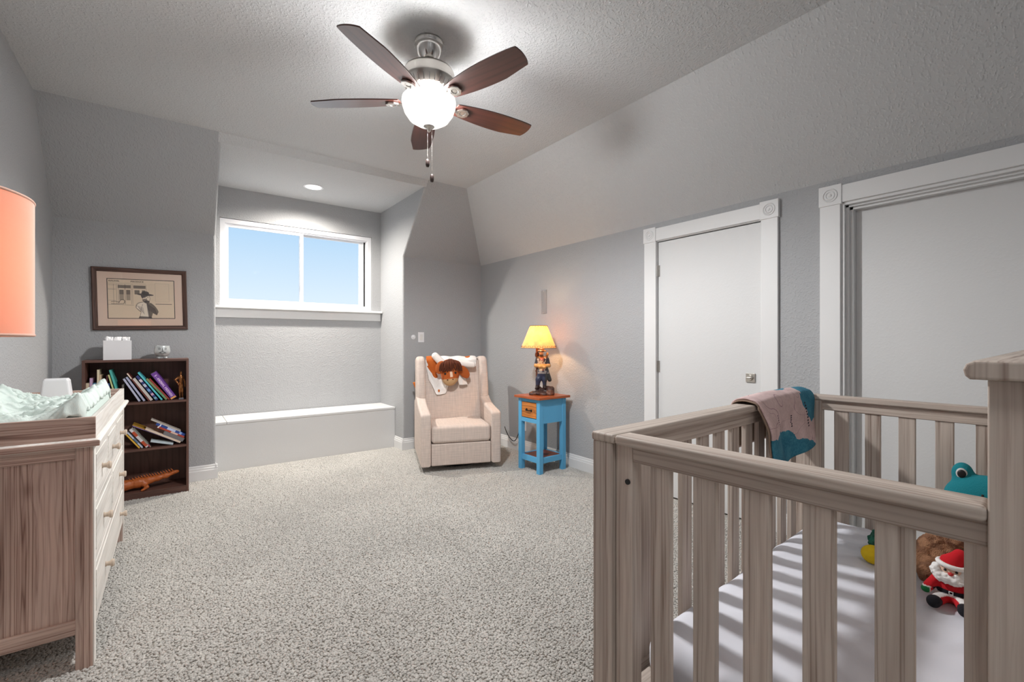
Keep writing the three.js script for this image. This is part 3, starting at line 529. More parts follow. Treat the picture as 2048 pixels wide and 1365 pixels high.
{
  const S = SH[2], up = (label, c, x0, x1, top, o) => book(label, c, (x0 + x1) / 2, (S + top) / 2, top - S, x1 - x0, 0, { z: -4.67, ...o });
  up('short cream book leftmost on the top shelf', [206, 190, 166], -0.510, -0.4915, 0.924);
  up('lilac and pink picture book near shelf left end', [190, 160, 190], -0.4895, -0.473, 0.960, { bands: [[0.1, 0.5, [214, 178, 190]]] });
  up('short blue book beside the lilac book', [70, 120, 150], -0.4715, -0.453, 0.922);
  up('tallest upright cream book on the top shelf', [222, 208, 178], -0.448, -0.4355, 1.022);
  up('tan upright book against the tall cream book', [204, 178, 146], -0.435, -0.424, 0.982);
  up('very short sky blue book among the upright books', [120, 170, 200], -0.4225, -0.411, 0.905);
  up('thin dark maroon book beside the navy blue book', [92, 40, 44], -0.3945, -0.387, 0.977);
  up('navy blue paperback in middle of upright books', [50, 78, 130], -0.3862, -0.3750, 0.915, { bands: [[0.2, 0.45, [150, 180, 210]]] });
  up('grey brown boxed book right of upright teal book', [104, 98, 92], -0.3045, -0.2925, 0.90);
  const lean = (label, c, x, y, L, T, a, o) => { const s = Math.sin(a * D), k = Math.cos(a * D); book(label, c, x, Math.max(y, S + 0.0015 + T / 2 * s + L / 2 * k), L, T, a, o); };
  lean('pale grey pink book tilted slightly among upright books', [214, 198, 190], -0.4030, 0.85, 0.185, 0.009, 1.5);
  lean('yellow green thin book tilted left on top shelf', [190, 198, 140], -0.3560, 0, 0.225, 0.010, 13.3);
  lean('tall mint teal book tilted left on top shelf', [80, 178, 168], -0.3425, 0, 0.262, 0.0125, 13.8, { depth: 0.19 });
  lean('outer lavender paper folder slumped on top shelf', [190, 192, 214], -0.245, 0.838, 0.206, 0.013, 28.1, { depth: 0.2 });
  lean('inner lavender paper folder slumped against another folder', [176, 180, 206], -0.222, 0.838, 0.222, 0.013, 29.5, { depth: 0.2 });
  lean('brown spined book leaning behind the lavender folders', [110, 52, 44], -0.2055, 0.86, 0.262, 0.009, 31, { bands: [[0.8, 0.99, [226, 206, 190]]] });
  lean('cream grey hardcover leaning between folders and navy book', [206, 198, 192], -0.177, 0.836, 0.212, 0.018, 31.6);
  lean('navy spotted picture book leaning left of turquoise book', [48, 62, 120], -0.151, 0.841, 0.236, 0.018, 32.4, { bands: [[0.05, 0.12, [130, 180, 200]], [0.2, 0.28, [210, 170, 200]], [0.36, 0.46, [110, 160, 210]], [0.55, 0.66, [190, 200, 220]], [0.75, 0.85, [220, 210, 220]]] });
  lean('thin turquoise book leaning across the top shelf', [88, 196, 206], -0.131, 0.855, 0.272, 0.0115, 33.5);
  lean('green gold spined book leaning beside the red one', [132, 142, 96], -0.090, 0.832, 0.215, 0.014, 36, { bands: [[0.1, 0.5, [98, 150, 110]]] });
  lean('thin red brown book leaning under the purple one', [150, 52, 44], -0.0730, 0.836, 0.215, 0.011, 36);
  lean('thick purple animal storybook leaning beside bronze statuette', [112, 62, 150], -0.045, 0.869, 0.252, 0.040, 32, { title: ['5 - ANIMAL FRIENDS', '#f0d8f4', '#6f3f98', 0.62], bands: [[0.01, 0.06, [236, 170, 80]]] });
  // middle shelf
  const M = SH[1];
  const mid = (label, c, x, y, L, T, a, o) => { const s = Math.sin(a * D), k = Math.cos(a * D); book(label, c, x, Math.max(y, M + 0.0015 + T / 2 * s + L / 2 * k), L, T, a, { depth: 0.15, ...o }); };
  const F = { z: -4.655, depth: 0.075 }, K = { z: -4.738, depth: 0.12 }; // front row, back row
  mid('thin yellow book leaning lowest on the middle shelf', [226, 178, 66], -0.2395, 0, 0.150, 0.010, 34.6, { ...F });
  mid('white blue striped book leaning on the yellow book', [196, 204, 220], -0.2250, 0, 0.160, 0.010, 34.6, { ...F, bands: [[0.3, 0.6, [90, 120, 150]]] });
  mid('white orange blocked book leaning on middle shelf', [222, 214, 216], -0.2005, 0, 0.182, 0.019, 34.6, { ...F, bands: [[0.06, 0.32, [190, 78, 44]], [0.62, 0.86, [190, 78, 44]]] });
  mid('thin grey green magazine on the white orange book', [150, 150, 140], -0.1830, 0, 0.188, 0.007, 34.6, { ...F, bands: [[0.02, 0.15, [180, 60, 80]]] });
  mid('long thin purple book behind the cream one', [150, 128, 190], -0.098, 0.479, 0.338, 0.006, 60.1, { ...K });
  mid('mustard yellow spined book lying on the purple book', [176, 132, 40], -0.1655, 0.5285, 0.178, 0.011, 60.1, { ...K });
  mid('white pale blue book lowest in the sloping pile', [196, 210, 216], -0.0560, 0, 0.150, 0.016, 74, { ...F });
  mid('cream hardcover sloping across middle of the pile', [224, 204, 186], -0.0480, 0.4760, 0.262, 0.015, 59, { ...F });
  mid('thick grey book resting on the cream hardcover', [120, 116, 118], 0.020, 0.4620, 0.15, 0.030, 59, { ...F });
  mid('red spined book under the blue storybook', [176, 66, 48], 0.002, 0.5000, 0.205, 0.014, 59, { ...F, bands: [[0.25, 0.5, [226, 190, 176]], [0.94, 0.99, [232, 222, 214]]] });
  mid('blue night storybook second from top of the pile', [44, 74, 150], 0.001, 0.5205, 0.218, 0.019, 59, { ...F, bands: [[0.12, 0.2, [150, 180, 230]], [0.34, 0.62, [196, 208, 240]], [0.84, 0.88, [230, 236, 255]]] });
  mid('thin cream edged book topmost on the pile', [200, 190, 180], -0.030, 0.5565, 0.222, 0.009, 59, { ...F });
}
// bronze statuette on the top shelf
{
  const t = thing('statuette', 'bronze standing figure statuette at top shelf right end', 'statuette', [0.0665, SH[2], -4.675], 0.1); t.scale.set(0.62, 0.95, 0.8);
  const fig = (p) => {
    let d = cap(p, [0, 0.12, 0], [0, 0.185, 0.004], 0.019, 0.026); d = smin(d, cap(p, [0, 0.19, 0], [0, 0.212, 0.004], 0.012, 0.009), 0.012);
    d = smin(d, ell(p, [0.002, 0.226, 0.006], [0.0125, 0.016, 0.014]), 0.006);
    d = smin(d, cap(p, [-0.026, 0.19, 0], [-0.062, 0.172, 0.008], 0.0125, 0.010), 0.012); d = smin(d, cap(p, [-0.062, 0.172, 0.008], [-0.03, 0.138, 0.02], 0.010, 0.008), 0.008); d = smin(d, ell(p, [-0.026, 0.134, 0.022], [0.012, 0.012, 0.01]), 0.006);
    d = smin(d, cap(p, [0.026, 0.19, 0], [0.044, 0.15, 0.004], 0.012, 0.009), 0.012); d = smin(d, cap(p, [0.044, 0.15, 0.004], [0.046, 0.112, 0.014], 0.009, 0.007), 0.008);
    d = smin(d, cap(p, [-0.012, 0.12, 0], [-0.012, 0.068, 0.008], 0.018, 0.012), 0.014); d = smin(d, cap(p, [-0.012, 0.068, 0.008], [-0.008, 0.02, 0], 0.012, 0.0075), 0.008); d = smin(d, cap(p, [-0.008, 0.016, 0], [-0.010, 0.015, 0.02], 0.008, 0.006), 0.006);
    d = smin(d, cap(p, [0.012, 0.12, 0], [0.02, 0.068, 0.002], 0.017, 0.012), 0.014); d = smin(d, cap(p, [0.02, 0.068, 0.002], [0.018, 0.02, -0.006], 0.012, 0.0075), 0.008); d = smin(d, cap(p, [0.018, 0.016, -0.006], [0.02, 0.015, 0.014], 0.008, 0.006), 0.006);
    return d + 0.0022 * n3(p[0] * 90, p[1] * 90, p[2] * 90);
  };
  obj('figure', sdf(fig, [0, 0.125, 0], 0.135, 60), std({ color: col(150, 100, 62), roughness: 0.32, metalness: 0.85 }), t);
  obj('base', rb(0.052, 0.014, 0.05, 0.003).translate(0.002, 0.007, 0), std({ color: col(110, 112, 122), roughness: 0.3 }), t);
}
// carved crocodile on the bottom shelf
{
  const t = thing('carved_crocodile', 'orange brown carved wooden crocodile on bottom shelf', 'carving', [-0.165, SH[0], -4.70], 0.1);
  const spine = [[-0.24, 0.035, 0.03, 0.016], [-0.19, 0.045, 0.02, 0.03], [-0.12, 0.055, 0, 0.036], [-0.04, 0.06, 0, 0.036], [0.02, 0.068, 0.005, 0.028], [0.08, 0.078, 0.01, 0.02], [0.13, 0.086, 0.012, 0.017], [0.18, 0.098, 0.012, 0.014]];
  const f = (p) => {
    let d = 1; for (let i = 0; i < spine.length - 1; i++) { const a = spine[i], b = spine[i + 1]; d = smin(d, cap(p, a, b, a[3], b[3]), 0.02); }
    for (const [x, z] of [[-0.16, 0.035], [-0.16, -0.035], [-0.01, 0.036], [-0.01, -0.036]]) { d = smin(d, cap(p, [x, 0.05, z * 0.6], [x + 0.02, 0.03, z * 1.5], 0.018, 0.012), 0.012); d = smin(d, cap(p, [x + 0.02, 0.03, z * 1.5], [x - 0.012, 0.008, z * 1.6], 0.012, 0.008), 0.008); }
    d = smin(d, ell(p, [0.195, 0.105, 0.012], [0.026, 0.014, 0.014]), 0.012);
    return d + 0.0025 * n3(p[0] * 110, p[1] * 110, p[2] * 110);
  };
  const wm = std({ color: col(176, 92, 40), roughness: 0.45 });
  const b = obj('body', sdf(f, [-0.02, 0.06, 0], 0.26, 84), wm, t);
  const sp = []; for (let k = 0; k < 22; k++) { const u = k / 21, x = -0.20 + 0.37 * u, y = 0.06 + 0.035 * Math.sin(Math.min(1, u * 1.4) * 2.2) + 0.035 * u * u; sp.push(new THREE.ConeGeometry(0.006, 0.022, 5).rotateZ(0.5).translate(x, y + 0.008, 0.006)); sp.push(new THREE.ConeGeometry(0.005, 0.016, 5).rotateX(0.6).rotateZ(0.5).translate(x + 0.006, y, 0.022 - 0.008 * u)); }
  obj('back_spikes', sp, wm, b);
}
// white box of folded cloths, silver face pot
{
  const t = thing('diaper_box', 'white box holding folded white cloths on bookcase top', 'box', [-0.334, 1.094, -4.745], 0.06);
  obj('box_body', [bx(-0.084, 0.084, 0, 0.004, -0.06, 0.06), bx(-0.084, 0.084, 0.004, 0.15, 0.056, 0.06), bx(-0.084, 0.084, 0.004, 0.15, -0.06, -0.056), bx(-0.084, -0.08, 0.004, 0.15, -0.056, 0.056), bx(0.08, 0.084, 0.004, 0.15, -0.056, 0.056)], whitePl, t);
  for (let k = 0; k < 3; k++) obj('folded_cloth', sheet((u, v) => { const a = v * Math.PI, x = -0.05 + k * 0.05 + (u - 0.5) * 0.044 + 0.004 * n3(u * 5, v * 6, k); return [x, 0.13 + 0.042 * Math.sin(a) + 0.006 * n3(u * 9, v * 9, k * 3.7), -0.048 * Math.cos(a)]; }, 14, 24, 0.012), std({ color: col(238, 238, 240), roughness: 1 }), t);
  const p = thing('face_pot', 'small silver pot with a face and little feet', 'pot', [-0.056, 1.094, -4.735], 0.05);
  const sil = std({ color: col(196, 200, 200), roughness: 0.35, metalness: 0.35 });
  const body = obj('pot_body', lathe([[0, 0.018], [0.03, 0.020], [0.046, 0.034], [0.054, 0.056], [0.053, 0.078], [0.049, 0.098], [0.050, 0.106], [0.046, 0.107], [0.045, 0.098], [0.049, 0.077], [0.05, 0.058], [0.042, 0.038], [0.028, 0.026], [0, 0.024]], 40), sil, p);
  const ik = std({ color: col(74, 78, 82), roughness: 0.5 });
  const onPot = (a, y, r) => [r * Math.sin(a), y, r * Math.cos(a)];
  for (const s of [-1, 1]) { obj('eye', new THREE.TorusGeometry(0.006, 0.0014, 6, 16).translate(0, 0, 0.0525).rotateY(s * 0.38).translate(0, 0.082, 0), ik, body); }
  obj('nose', tube([onPot(0.02, 0.088, 0.052), onPot(0, 0.07, 0.058), onPot(0.08, 0.066, 0.056)], 0.002, 12, 6), ik, body);
  obj('moustache', tube([-0.45, -0.2, 0, 0.2, 0.45].map((a, i) => onPot(a, [0.048, 0.056, 0.06, 0.056, 0.048][i], 0.0545)), 0.0024, 24, 6), ik, body);
  obj('mouth', tube([-0.3, 0, 0.3].map((a, i) => onPot(a, [0.05, 0.043, 0.05][i], 0.053)), 0.0018, 16, 6), ik, body);
  for (const a of [-0.6, 0.6, 2.5, -2.5]) obj('foot', new THREE.SphereGeometry(0.012, 14, 10).scale(1, 0.75, 1.3).translate(0, 0.009, 0.036).rotateY(a), sil, p);
}
// ---------------------------------------------------------------- glider chair
const CH = [2.365, 0, -4.175], CHT = -0.36; // faces the room, turned towards the left
{
  const t = thing('glider_chair', 'cream linen wingback glider chair in the corner', 'armchair', CH, CHT);
  const hw = 0.386, aw = 0.098, fz = 0.41;
  obj('swivel_base', [cyl(0.25, 0.26, 0.02, 40).translate(0, 0.014, -0.02), cyl(0.05, 0.05, 0.05, 20).translate(0, 0.045, -0.02)], blackPl, t);
  for (const s of [-1, 1]) {
    const sh = new THREE.Shape(); // profile in (z,y)
    sh.moveTo(-fz, 0.065); sh.lineTo(fz, 0.065); sh.lineTo(fz, 0.525); sh.bezierCurveTo(fz, 0.55, fz - 0.02, 0.562, fz - 0.05, 0.565); sh.bezierCurveTo(0.15, 0.585, -0.02, 0.60, -0.10, 0.66); sh.lineTo(-0.20, 0.66); sh.lineTo(-fz, 0.60); sh.lineTo(-fz, 0.065);
    const g = new THREE.ExtrudeGeometry(sh, { depth: aw - 0.044, bevelEnabled: true, bevelThickness: 0.022, bevelSize: 0.022, bevelOffset: -0.022, bevelSegments: 4, curveSegments: 16 }).translate(0, 0, -(aw - 0.044) / 2).rotateY(-Math.PI / 2).translate(s * (hw - aw / 2), 0, 0);
    obj('arm', uvm(g), linen, t);
    const wg = new THREE.Shape();
    wg.moveTo(-0.40, 0.58); wg.lineTo(-0.085, 0.615); wg.bezierCurveTo(-0.075, 0.72, -0.10, 0.84, -0.155, 1.0); wg.bezierCurveTo(-0.165, 1.055, -0.20, 1.075, -0.25, 1.075); wg.bezierCurveTo(-0.33, 1.075, -0.40, 1.06, -0.43, 1.04); wg.lineTo(-0.40, 0.58);
    const w = new THREE.ExtrudeGeometry(wg, { depth: 0.088 - 0.06, bevelEnabled: true, bevelThickness: 0.03, bevelSize: 0.03, bevelOffset: -0.03, bevelSegments: 5, curveSegments: 16 }).translate(0, 0, -0.014).rotateY(-Math.PI / 2).translate(s * (hw - 0.052), 0, 0);
    obj('wing', uvm(w), linen, t);
  }
  const iw = hw - aw; // half inner width
  obj('seat_cushion', uvm(rb(2 * iw - 0.006, 0.165, 0.60, 0.035, 5).translate(0, 0.355, fz - 0.302)), linen, t);
  obj('footrest_panel', uvm(rb(2 * iw - 0.006, 0.205, 0.09, 0.012, 3).translate(0, 0.168, fz - 0.052)), linen, t);
  obj('seat_frame', uvm(bx(-iw, iw, 0.08, 0.28, -0.36, 0.30)), linen, t);
  const bk = rb(2 * iw + 0.05, 0.70, 0.15, 0.05, 5).translate(0, 0.35, -0.075); bk.rotateX(-0.19).translate(0, 0.36, -0.085);
  obj('backrest', uvm(bk), linen, t);
}
// cow blanket with a plush head over the chair back
{
  const cowTex = canvasTex(512, 512, (c, w, h) => {
    const im = c.createImageData(w, h);
    for (let y = 0; y < h; y++) for (let x = 0; x < w; x++) {
      const u = x / w, v = y / h, n = n3(u * 5, v * 5, 2) * 0.6 + n3(u * 14, v * 14, 5) * 0.25 + n3(u * 40, v * 40, 8) * 0.1;
      const patch = Math.max(0.36 - Math.hypot((u - 0.10) / 1.3, (v - 0.60) / 1.5) * 2.1, 0.26 - Math.hypot((u - 0.84) / 0.8, (v - 0.62) / 1.4) * 2.6, 0.16 - Math.hypot(u - 0.22, v - 0.93) * 4, 0.3 - Math.hypot(u - 0.5, v - 0.1) * 2.2);
      const b = patch + n * 0.22 > 0.1, g = 1 + n * 0.12, k = (y * w + x) * 4, q = b ? [186 + 30 * n, 96 + 26 * n, 36 + 20 * n] : [236 * g, 232 * g, 228 * g];
      for (let i = 0; i < 3; i++) im.data[k + i] = Math.max(0, Math.min(255, q[i])); im.data[k + 3] = 255;
    }
    c.putImageData(im, 0, 0);
  });
  const cow = std({ map: cowTex, roughness: 1, bumpMap: fuzzBump, bumpScale: 0.0008 });
  const t = thing('cow_blanket', 'brown and white cow lovey blanket over the chair', 'blanket', CH, CHT);
  // v: 0 behind the back, over the top edge, 1 front hem
  const hem = (u) => u < 0.36 ? 0.36 - 0.16 * Math.max(0, 0.16 - u) / 0.16 : u < 0.56 ? 0.36 - (u - 0.36) * 1.35 : 0.09 - 0.04 * (u - 0.56);
  const g = sheet((u, v) => {
    const x = -0.272 + u * 0.53, w = 0.008 * n3(u * 7, v * 6, 1) + 0.006 * n3(u * 16, v * 12, 4);
    const back = 0.16, front = hem(u), s = v * (back + 0.13 + front) - back; let y, z; // arc length from rear top edge
    const top = 1.068 + 0.004 * Math.sin(u * 22);
    if (s < 0) { z = -0.358; y = top - 0.03 + s; } else if (s < 0.13) { const a = s / 0.13; z = -0.358 + 0.15 * a; y = top - 0.03 + 0.034 * Math.sin(a * Math.PI); } else { const q = s - 0.13; y = top - 0.03 - q; z = -0.206 + 0.196 * q + 0.004; }
    return [x + 0.02 * v * n3(u * 3, v * 3, 7), y, z + (s > 0.12 ? Math.abs(w) : w)];
  }, 60, 60, 0.006, (i, j) => [i, 1 - j]);
  obj('blanket_cloth', g, cow, t);
  // dangling corner behind the chair's left side
  obj('blanket_corner', sheet((u, v) => [-0.33 - 0.07 * u * (1 - v), 0.80 - 0.17 * v - 0.02 * u, -0.44 - 0.02 * u], 8, 12, 0.006), std({ color: col(206, 112, 42), roughness: 1 }), t);
  const brown = std({ color: col(176, 88, 34), roughness: 1, bumpMap: fuzzBump, bumpScale: 0.0015 }), dark = std({ color: col(92, 44, 24), roughness: 1 }), cream = std({ color: col(236, 230, 224), roughness: 1 });
  const H = [0, 0, 0], HS = 1.38, HP = [-0.03, 0.925, -0.125];
  const head = obj('head', sdf((p) => { let d = ell(p, [0, 0.01, 0], [0.078, 0.082, 0.06]); d = smin(d, ell(p, [-0.012, -0.065, 0.025], [0.054, 0.05, 0.05]), 0.04); return d + 0.002 * n3(p[0] * 60, p[1] * 60, p[2] * 60); }, [0, -0.01, 0], 0.14, 44, (p) => p[1] < -0.062 ? col(196, 160, 118) : p[0] * p[0] / 0.0001 + (p[1] + 0.03) ** 2 / 0.0006 < 1 && p[2] > 0.03 ? col(230, 200, 176) : col(178, 88, 34)).translate(...H), std({ vertexColors: true, roughness: 1, bumpMap: fuzzBump, bumpScale: 0.0015 }), t);
  head.position.set(...HP); head.scale.setScalar(HS); head.rotation.set(-0.12, -0.1, 0.08);
  const r = rng(5), hairs = []; for (let k = 0; k < 110; k++) { const x = (r() - 0.5) * 0.15, z = 0.045 + r() * 0.02; hairs.push(tube([[H[0] + x * 0.6, H[1] + 0.088 - Math.abs(x) * 0.2, H[2] + z - 0.03], [H[0] + x, H[1] + 0.05, H[2] + z + 0.012], [H[0] + x * 1.15 + (r() - 0.5) * 0.02, H[1] + 0.006 + (r() - 0.5) * 0.04, H[2] + z + 0.004]], 0.004, 6, 5)); }
  obj('forelock', hairs, dark, head);
  for (const s of [-1, 1]) {
    obj('eye', new THREE.SphereGeometry(0.0085, 12, 10).translate(H[0] - 0.006 + s * 0.038, H[1] - 0.022, H[2] + 0.056), blackPl, head);
    obj('nostril', new THREE.SphereGeometry(0.006, 10, 8).scale(1, 0.7, 0.6).translate(H[0] - 0.012 + s * 0.02, H[1] - 0.07, H[2] + 0.072), dark, head);
  }
  obj('horn', sdf((p) => cap(p, [-0.055, 0.06, 0], [-0.105, 0.125, -0.005], 0.03, 0.027), [-0.08, 0.09, 0], 0.085, 26).translate(...H), cream, head);
  obj('horn', sdf((p) => cap(p, [0.06, 0.05, 0], [0.175, 0.028, -0.005], 0.03, 0.022), [0.12, 0.04, 0], 0.095, 28).translate(...H), cream, head);
  const ear = (m, a, c, l) => obj('ear', new THREE.SphereGeometry(1, 18, 12).scale(0.036, l, 0.013).rotateZ(a).translate(H[0] + c[0], H[1] + c[1], H[2] + c[2]), m, head);
  ear(brown, -0.5, [-0.075, 0.03, 0.045], 0.052); ear(brown, 0.6, [0.098, -0.02, 0.02], 0.058);
  obj('neck_ribbon', sheet((u, v) => [HP[0] + 0.06 + 0.09 * u + 0.03 * v, HP[1] - 0.02 - 0.13 * v - 0.02 * u * (1 - v), HP[2] - 0.002 + 0.012 * Math.sin(u * 5) + 0.02 * v], 10, 12, 0.004), cream, t);
}
// ---------------------------------------------------------------- blue side table
const TB = [2.893, 0, -3.41];
{
  const t = thing('side_table', 'bright blue side table with natural wood drawer', 'side table', TB, 0.03);
  const blue = std({ color: col(92, 170, 214), roughness: 0.6, bumpMap: woodBump, bumpScale: 0.0005 });
  const pine = std({ map: woodTex([214, 134, 62], [112, 58, 26], 141, { rings: 10, streak: 0.9, knots: [[0.15, 0.35, 0.014], [0.3, 0.6, 0.012], [0.55, 0.4, 0.014], [0.8, 0.65, 0.013]], su: 0.6, sv: 0.3 }), roughness: 0.42 });
  const red = std({ map: woodTex([128, 62, 38], [70, 30, 20], 151, { rings: 12, streak: 0.8, su: 0.6, sv: 0.3 }), roughness: 0.4 });
  const ox = std({ map: woodTex([172, 88, 44], [100, 46, 24], 145, { rings: 10, streak: 0.8, su: 0.6, sv: 0.3 }), roughness: 0.32 });
  const hx = 0.17, hz = 0.155, l = 0.045;
  for (const [sx, sz] of [[-1, 1], [-1, -1], [1, 1], [1, -1]]) obj('leg', bx(sx < 0 ? -hx : hx - l, sx < 0 ? -hx + l : hx, 0, 0.695, sz < 0 ? -hz : hz - l, sz < 0 ? -hz + l : hz, 0.002), blue, t);
  for (const s of [-1, 1]) obj('side_apron', bx(-hx + l, hx - l, 0.47, 0.695, s > 0 ? hz - 0.018 : -hz + 0.004, s > 0 ? hz - 0.004 : -hz + 0.018), blue, t);
  obj('back_apron', bx(hx - 0.018, hx - 0.004, 0.47, 0.695, -hz + l, hz - l), blue, t);
  obj('front_rail', [bx(-hx + 0.003, -hx + 0.025, 0.662, 0.695, -hz + l, hz - l), bx(-hx + 0.003, -hx + 0.025, 0.47, 0.508, -hz + l, hz - l)], blue, t);
  const d = obj('drawer', uvm(bx(-hx + 0.001, -hx + 0.02, 0.514, 0.656, -hz + l + 0.006, hz - l - 0.006, 0.003), 'z', [0.1, 0.2]), pine, t, 'knotty orange pine drawer front');
  obj('drawer_box', bx(-hx + 0.02, 0.1, 0.516, 0.65, -hz + l + 0.012, hz - l - 0.012), blackPl, d);
  const hm = std({ color: col(30, 24, 22), roughness: 0.45, metalness: 0.5 });
  obj('handle', [tube([[-hx, 0.587, -0.03], [-hx - 0.016, 0.585, -0.026], [-hx - 0.02, 0.583, 0], [-hx - 0.016, 0.583, 0.03], [-hx, 0.582, 0.034]], 0.0055, 20, 8), new THREE.SphereGeometry(0.013, 14, 10).scale(0.5, 1, 1).translate(-hx, 0.588, -0.03), new THREE.SphereGeometry(0.012, 14, 10).scale(0.5, 1, 1).translate(-hx, 0.582, 0.036)], hm, d, 'black iron twig handle');
  obj('tabletop', uvm(rb(0.40, 0.022, 0.37, 0.004).translate(0, 0.706, 0), 'z', [0.2, 0.1]), ox, t, 'glossy reddish brown wood top');
  for (const s of [-1, 1]) { obj('stretcher', bx(-hx + l, hx - l, 0.10, 0.15, s > 0 ? hz - 0.03 : -hz + 0.01, s > 0 ? hz - 0.01 : -hz + 0.03), blue, t); obj('stretcher', bx(s > 0 ? hx - 0.03 : -hx + 0.01, s > 0 ? hx - 0.01 : -hx + 0.03, 0.10, 0.15, -hz + l, hz - l), blue, t); }
  obj('lower_shelf', uvm(bx(-hx + 0.03, hx - 0.03, 0.134, 0.147, -hz + 0.03, hz - 0.03), 'z'), red, t, 'dark reddish lower shelf');
}
// figure lamp on the side table
{
  const t = thing('table_lamp', 'lit parchment shade lamp with bearded wanderer figure base', 'table lamp', [2.895, 0.717, -3.42], -0.75);
  const rk = (p) => { let d = ell(p, [0, 0.012, 0], [0.125, 0.03, 0.062]); d = smin(d, ell(p, [0.085, 0.05, 0], [0.045, 0.036, 0.04]), 0.02); d = smin(d, ell(p, [-0.02, 0.05, -0.02], [0.03, 0.03, 0.03]), 0.02); d = smin(d, ell(p, [0.04, 0.055, -0.01], [0.03, 0.032, 0.03]), 0.02); d = Math.max(d, -p[1] + 0.0008); return d + 0.004 * n3(p[0] * 45, p[1] * 45, p[2] * 45); };
  obj('rock_base', sdf(rk, [0, 0.05, 0], 0.135, 48, (p) => n3(p[0] * 30, p[1] * 30, p[2] * 30, 3) > 0.1 ? col(112, 74, 56) : col(64, 42, 38)), std({ vertexColors: true, roughness: 0.5 }), t);
  const post = std({ map: woodTex([110, 62, 40], [58, 32, 22], 171, { su: 0.5, sv: 0.2 }), roughness: 0.5 });
  const pp = obj('post', [cyl(0.013, 0.014, 0.44, 14).translate(-0.045, 0.25, -0.03), cyl(0.021, 0.021, 0.028, 14).translate(-0.045, 0.385, -0.03), cyl(0.020, 0.017, 0.012, 14).translate(-0.045, 0.402, -0.03), rb(0.034, 0.018, 0.006, 0.002).rotateZ(0.5).translate(-0.046, 0.235, -0.014)], post, t);
  obj('signal_arm', [tube([[-0.035, 0.445, -0.03], [-0.005, 0.442, -0.026], [0.01, 0.425, -0.02]], 0.006, 12, 6)], blackPl, pp);
  // standing figure: boots apart, arms folded, long coat, brimmed hat
  const body = (p) => {
    let d = cap(p, [-0.04, 0.075, 0.012], [-0.03, 0.15, 0.014], 0.019, 0.024); d = smin(d, cap(p, [-0.03, 0.15, 0.014], [-0.004, 0.225, 0.006], 0.024, 0.03), 0.02);
    d = smin(d, cap(p, [-0.042, 0.072, 0.014], [-0.052, 0.064, 0.036], 0.015, 0.011), 0.01);
    d = smin(d, cap(p, [0.03, 0.08, 0.012], [0.028, 0.15, 0.012], 0.017, 0.022), 0.012); d = smin(d, cap(p, [0.028, 0.15, 0.012], [0.016, 0.225, 0.006], 0.022, 0.03), 0.02); d = smin(d, cap(p, [0.03, 0.078, 0.014], [0.034, 0.070, 0.036], 0.014, 0.011), 0.01);
    d = smin(d, cap(p, [0.004, 0.225, 0.004], [0.006, 0.33, 0], 0.036, 0.042), 0.02); d = smin(d, cap(p, [-0.03, 0.35, 0], [0.045, 0.35, 0], 0.022, 0.022), 0.02);
    d = smin(d, cap(p, [0.03, 0.27, -0.012], [0.078, 0.145, -0.02], 0.028, 0.02), 0.02); d = smin(d, cap(p, [-0.01, 0.24, -0.018], [0.01, 0.16, -0.03], 0.03, 0.02), 0.015); // coat tails
    d = smin(d, cap(p, [-0.04, 0.345, 0.002], [-0.056, 0.285, 0.014], 0.018, 0.016), 0.012); d = smin(d, cap(p, [-0.056, 0.285, 0.014], [0.03, 0.272, 0.05], 0.016, 0.013), 0.010);
    d = smin(d, cap(p, [0.055, 0.345, 0.002], [0.072, 0.285, 0.012], 0.019, 0.016), 0.012); d = smin(d, cap(p, [0.072, 0.285, 0.012], [-0.01, 0.276, 0.052], 0.016, 0.013), 0.010);
    d = smin(d, cap(p, [0.004, 0.36, 0], [0.0, 0.385, 0.006], 0.014, 0.013), 0.012); d = smin(d, ell(p, [-0.002, 0.408, 0.01], [0.022, 0.028, 0.024]), 0.008); d = smin(d, ell(p, [-0.006, 0.392, 0.026], [0.013, 0.016, 0.012]), 0.008); d = smin(d, ell(p, [-0.004, 0.408, 0.034], [0.005, 0.008, 0.006]), 0.004);
    const hat = Math.min(ell(p, [0.002, 0.426, 0.004], [0.046, 0.008, 0.044]), ell(p, [0.004, 0.436, 0.002], [0.026, 0.02, 0.026])); d = smin(d, hat, 0.004);
    return d + 0.0012 * n3(p[0] * 130, p[1] * 130, p[2] * 130);
  };
  const bc = (p) => {
    const [x, y, z] = p, n = n3(x * 70, y * 70, z * 70, 2);
    if (y > 0.418) return col(92, 56, 36); if (y > 0.37) return z > 0.012 ? (y < 0.392 ? col(120, 78, 50) : col(206, 160, 120)) : col(70, 40, 26);
    if (y > 0.255 && y < 0.305 && z > 0.022) return col(206, 150, 84);
    if (y > 0.235) { if (Math.abs(x - 0.002) < 0.02 && z > 0.015) return n > 0 ? col(206, 170, 130) : col(150, 76, 52); return Math.abs(x) < 0.045 && z > 0.01 ? (n > 0.1 ? col(190, 170, 150) : col(48, 42, 46)) : col(44, 42, 48); }
    if (y > 0.205 && z > 0) return n > 0 ? col(150, 140, 134) : col(70, 66, 74);
    if (y < 0.095) return col(44, 30, 28); return x > 0.035 || z < -0.01 ? col(46, 48, 50) : col(40, 46, 70);
  };
  const f = obj('figure', sdf(body, [0.005, 0.255, 0], 0.21, 84, bc), std({ vertexColors: true, roughness: 0.4 }), t, 'painted figure with hat and folded arms');
  obj('bindle', [tube([[0.03, 0.345, -0.005], [0.05, 0.385, -0.01], [0.06, 0.41, -0.012]], 0.008, 10, 8), new THREE.SphereGeometry(0.016, 14, 10).scale(0.8, 1.2, 0.8).translate(0.056, 0.39, -0.005)], std({ color: col(190, 140, 96), roughness: 0.6 }), f);
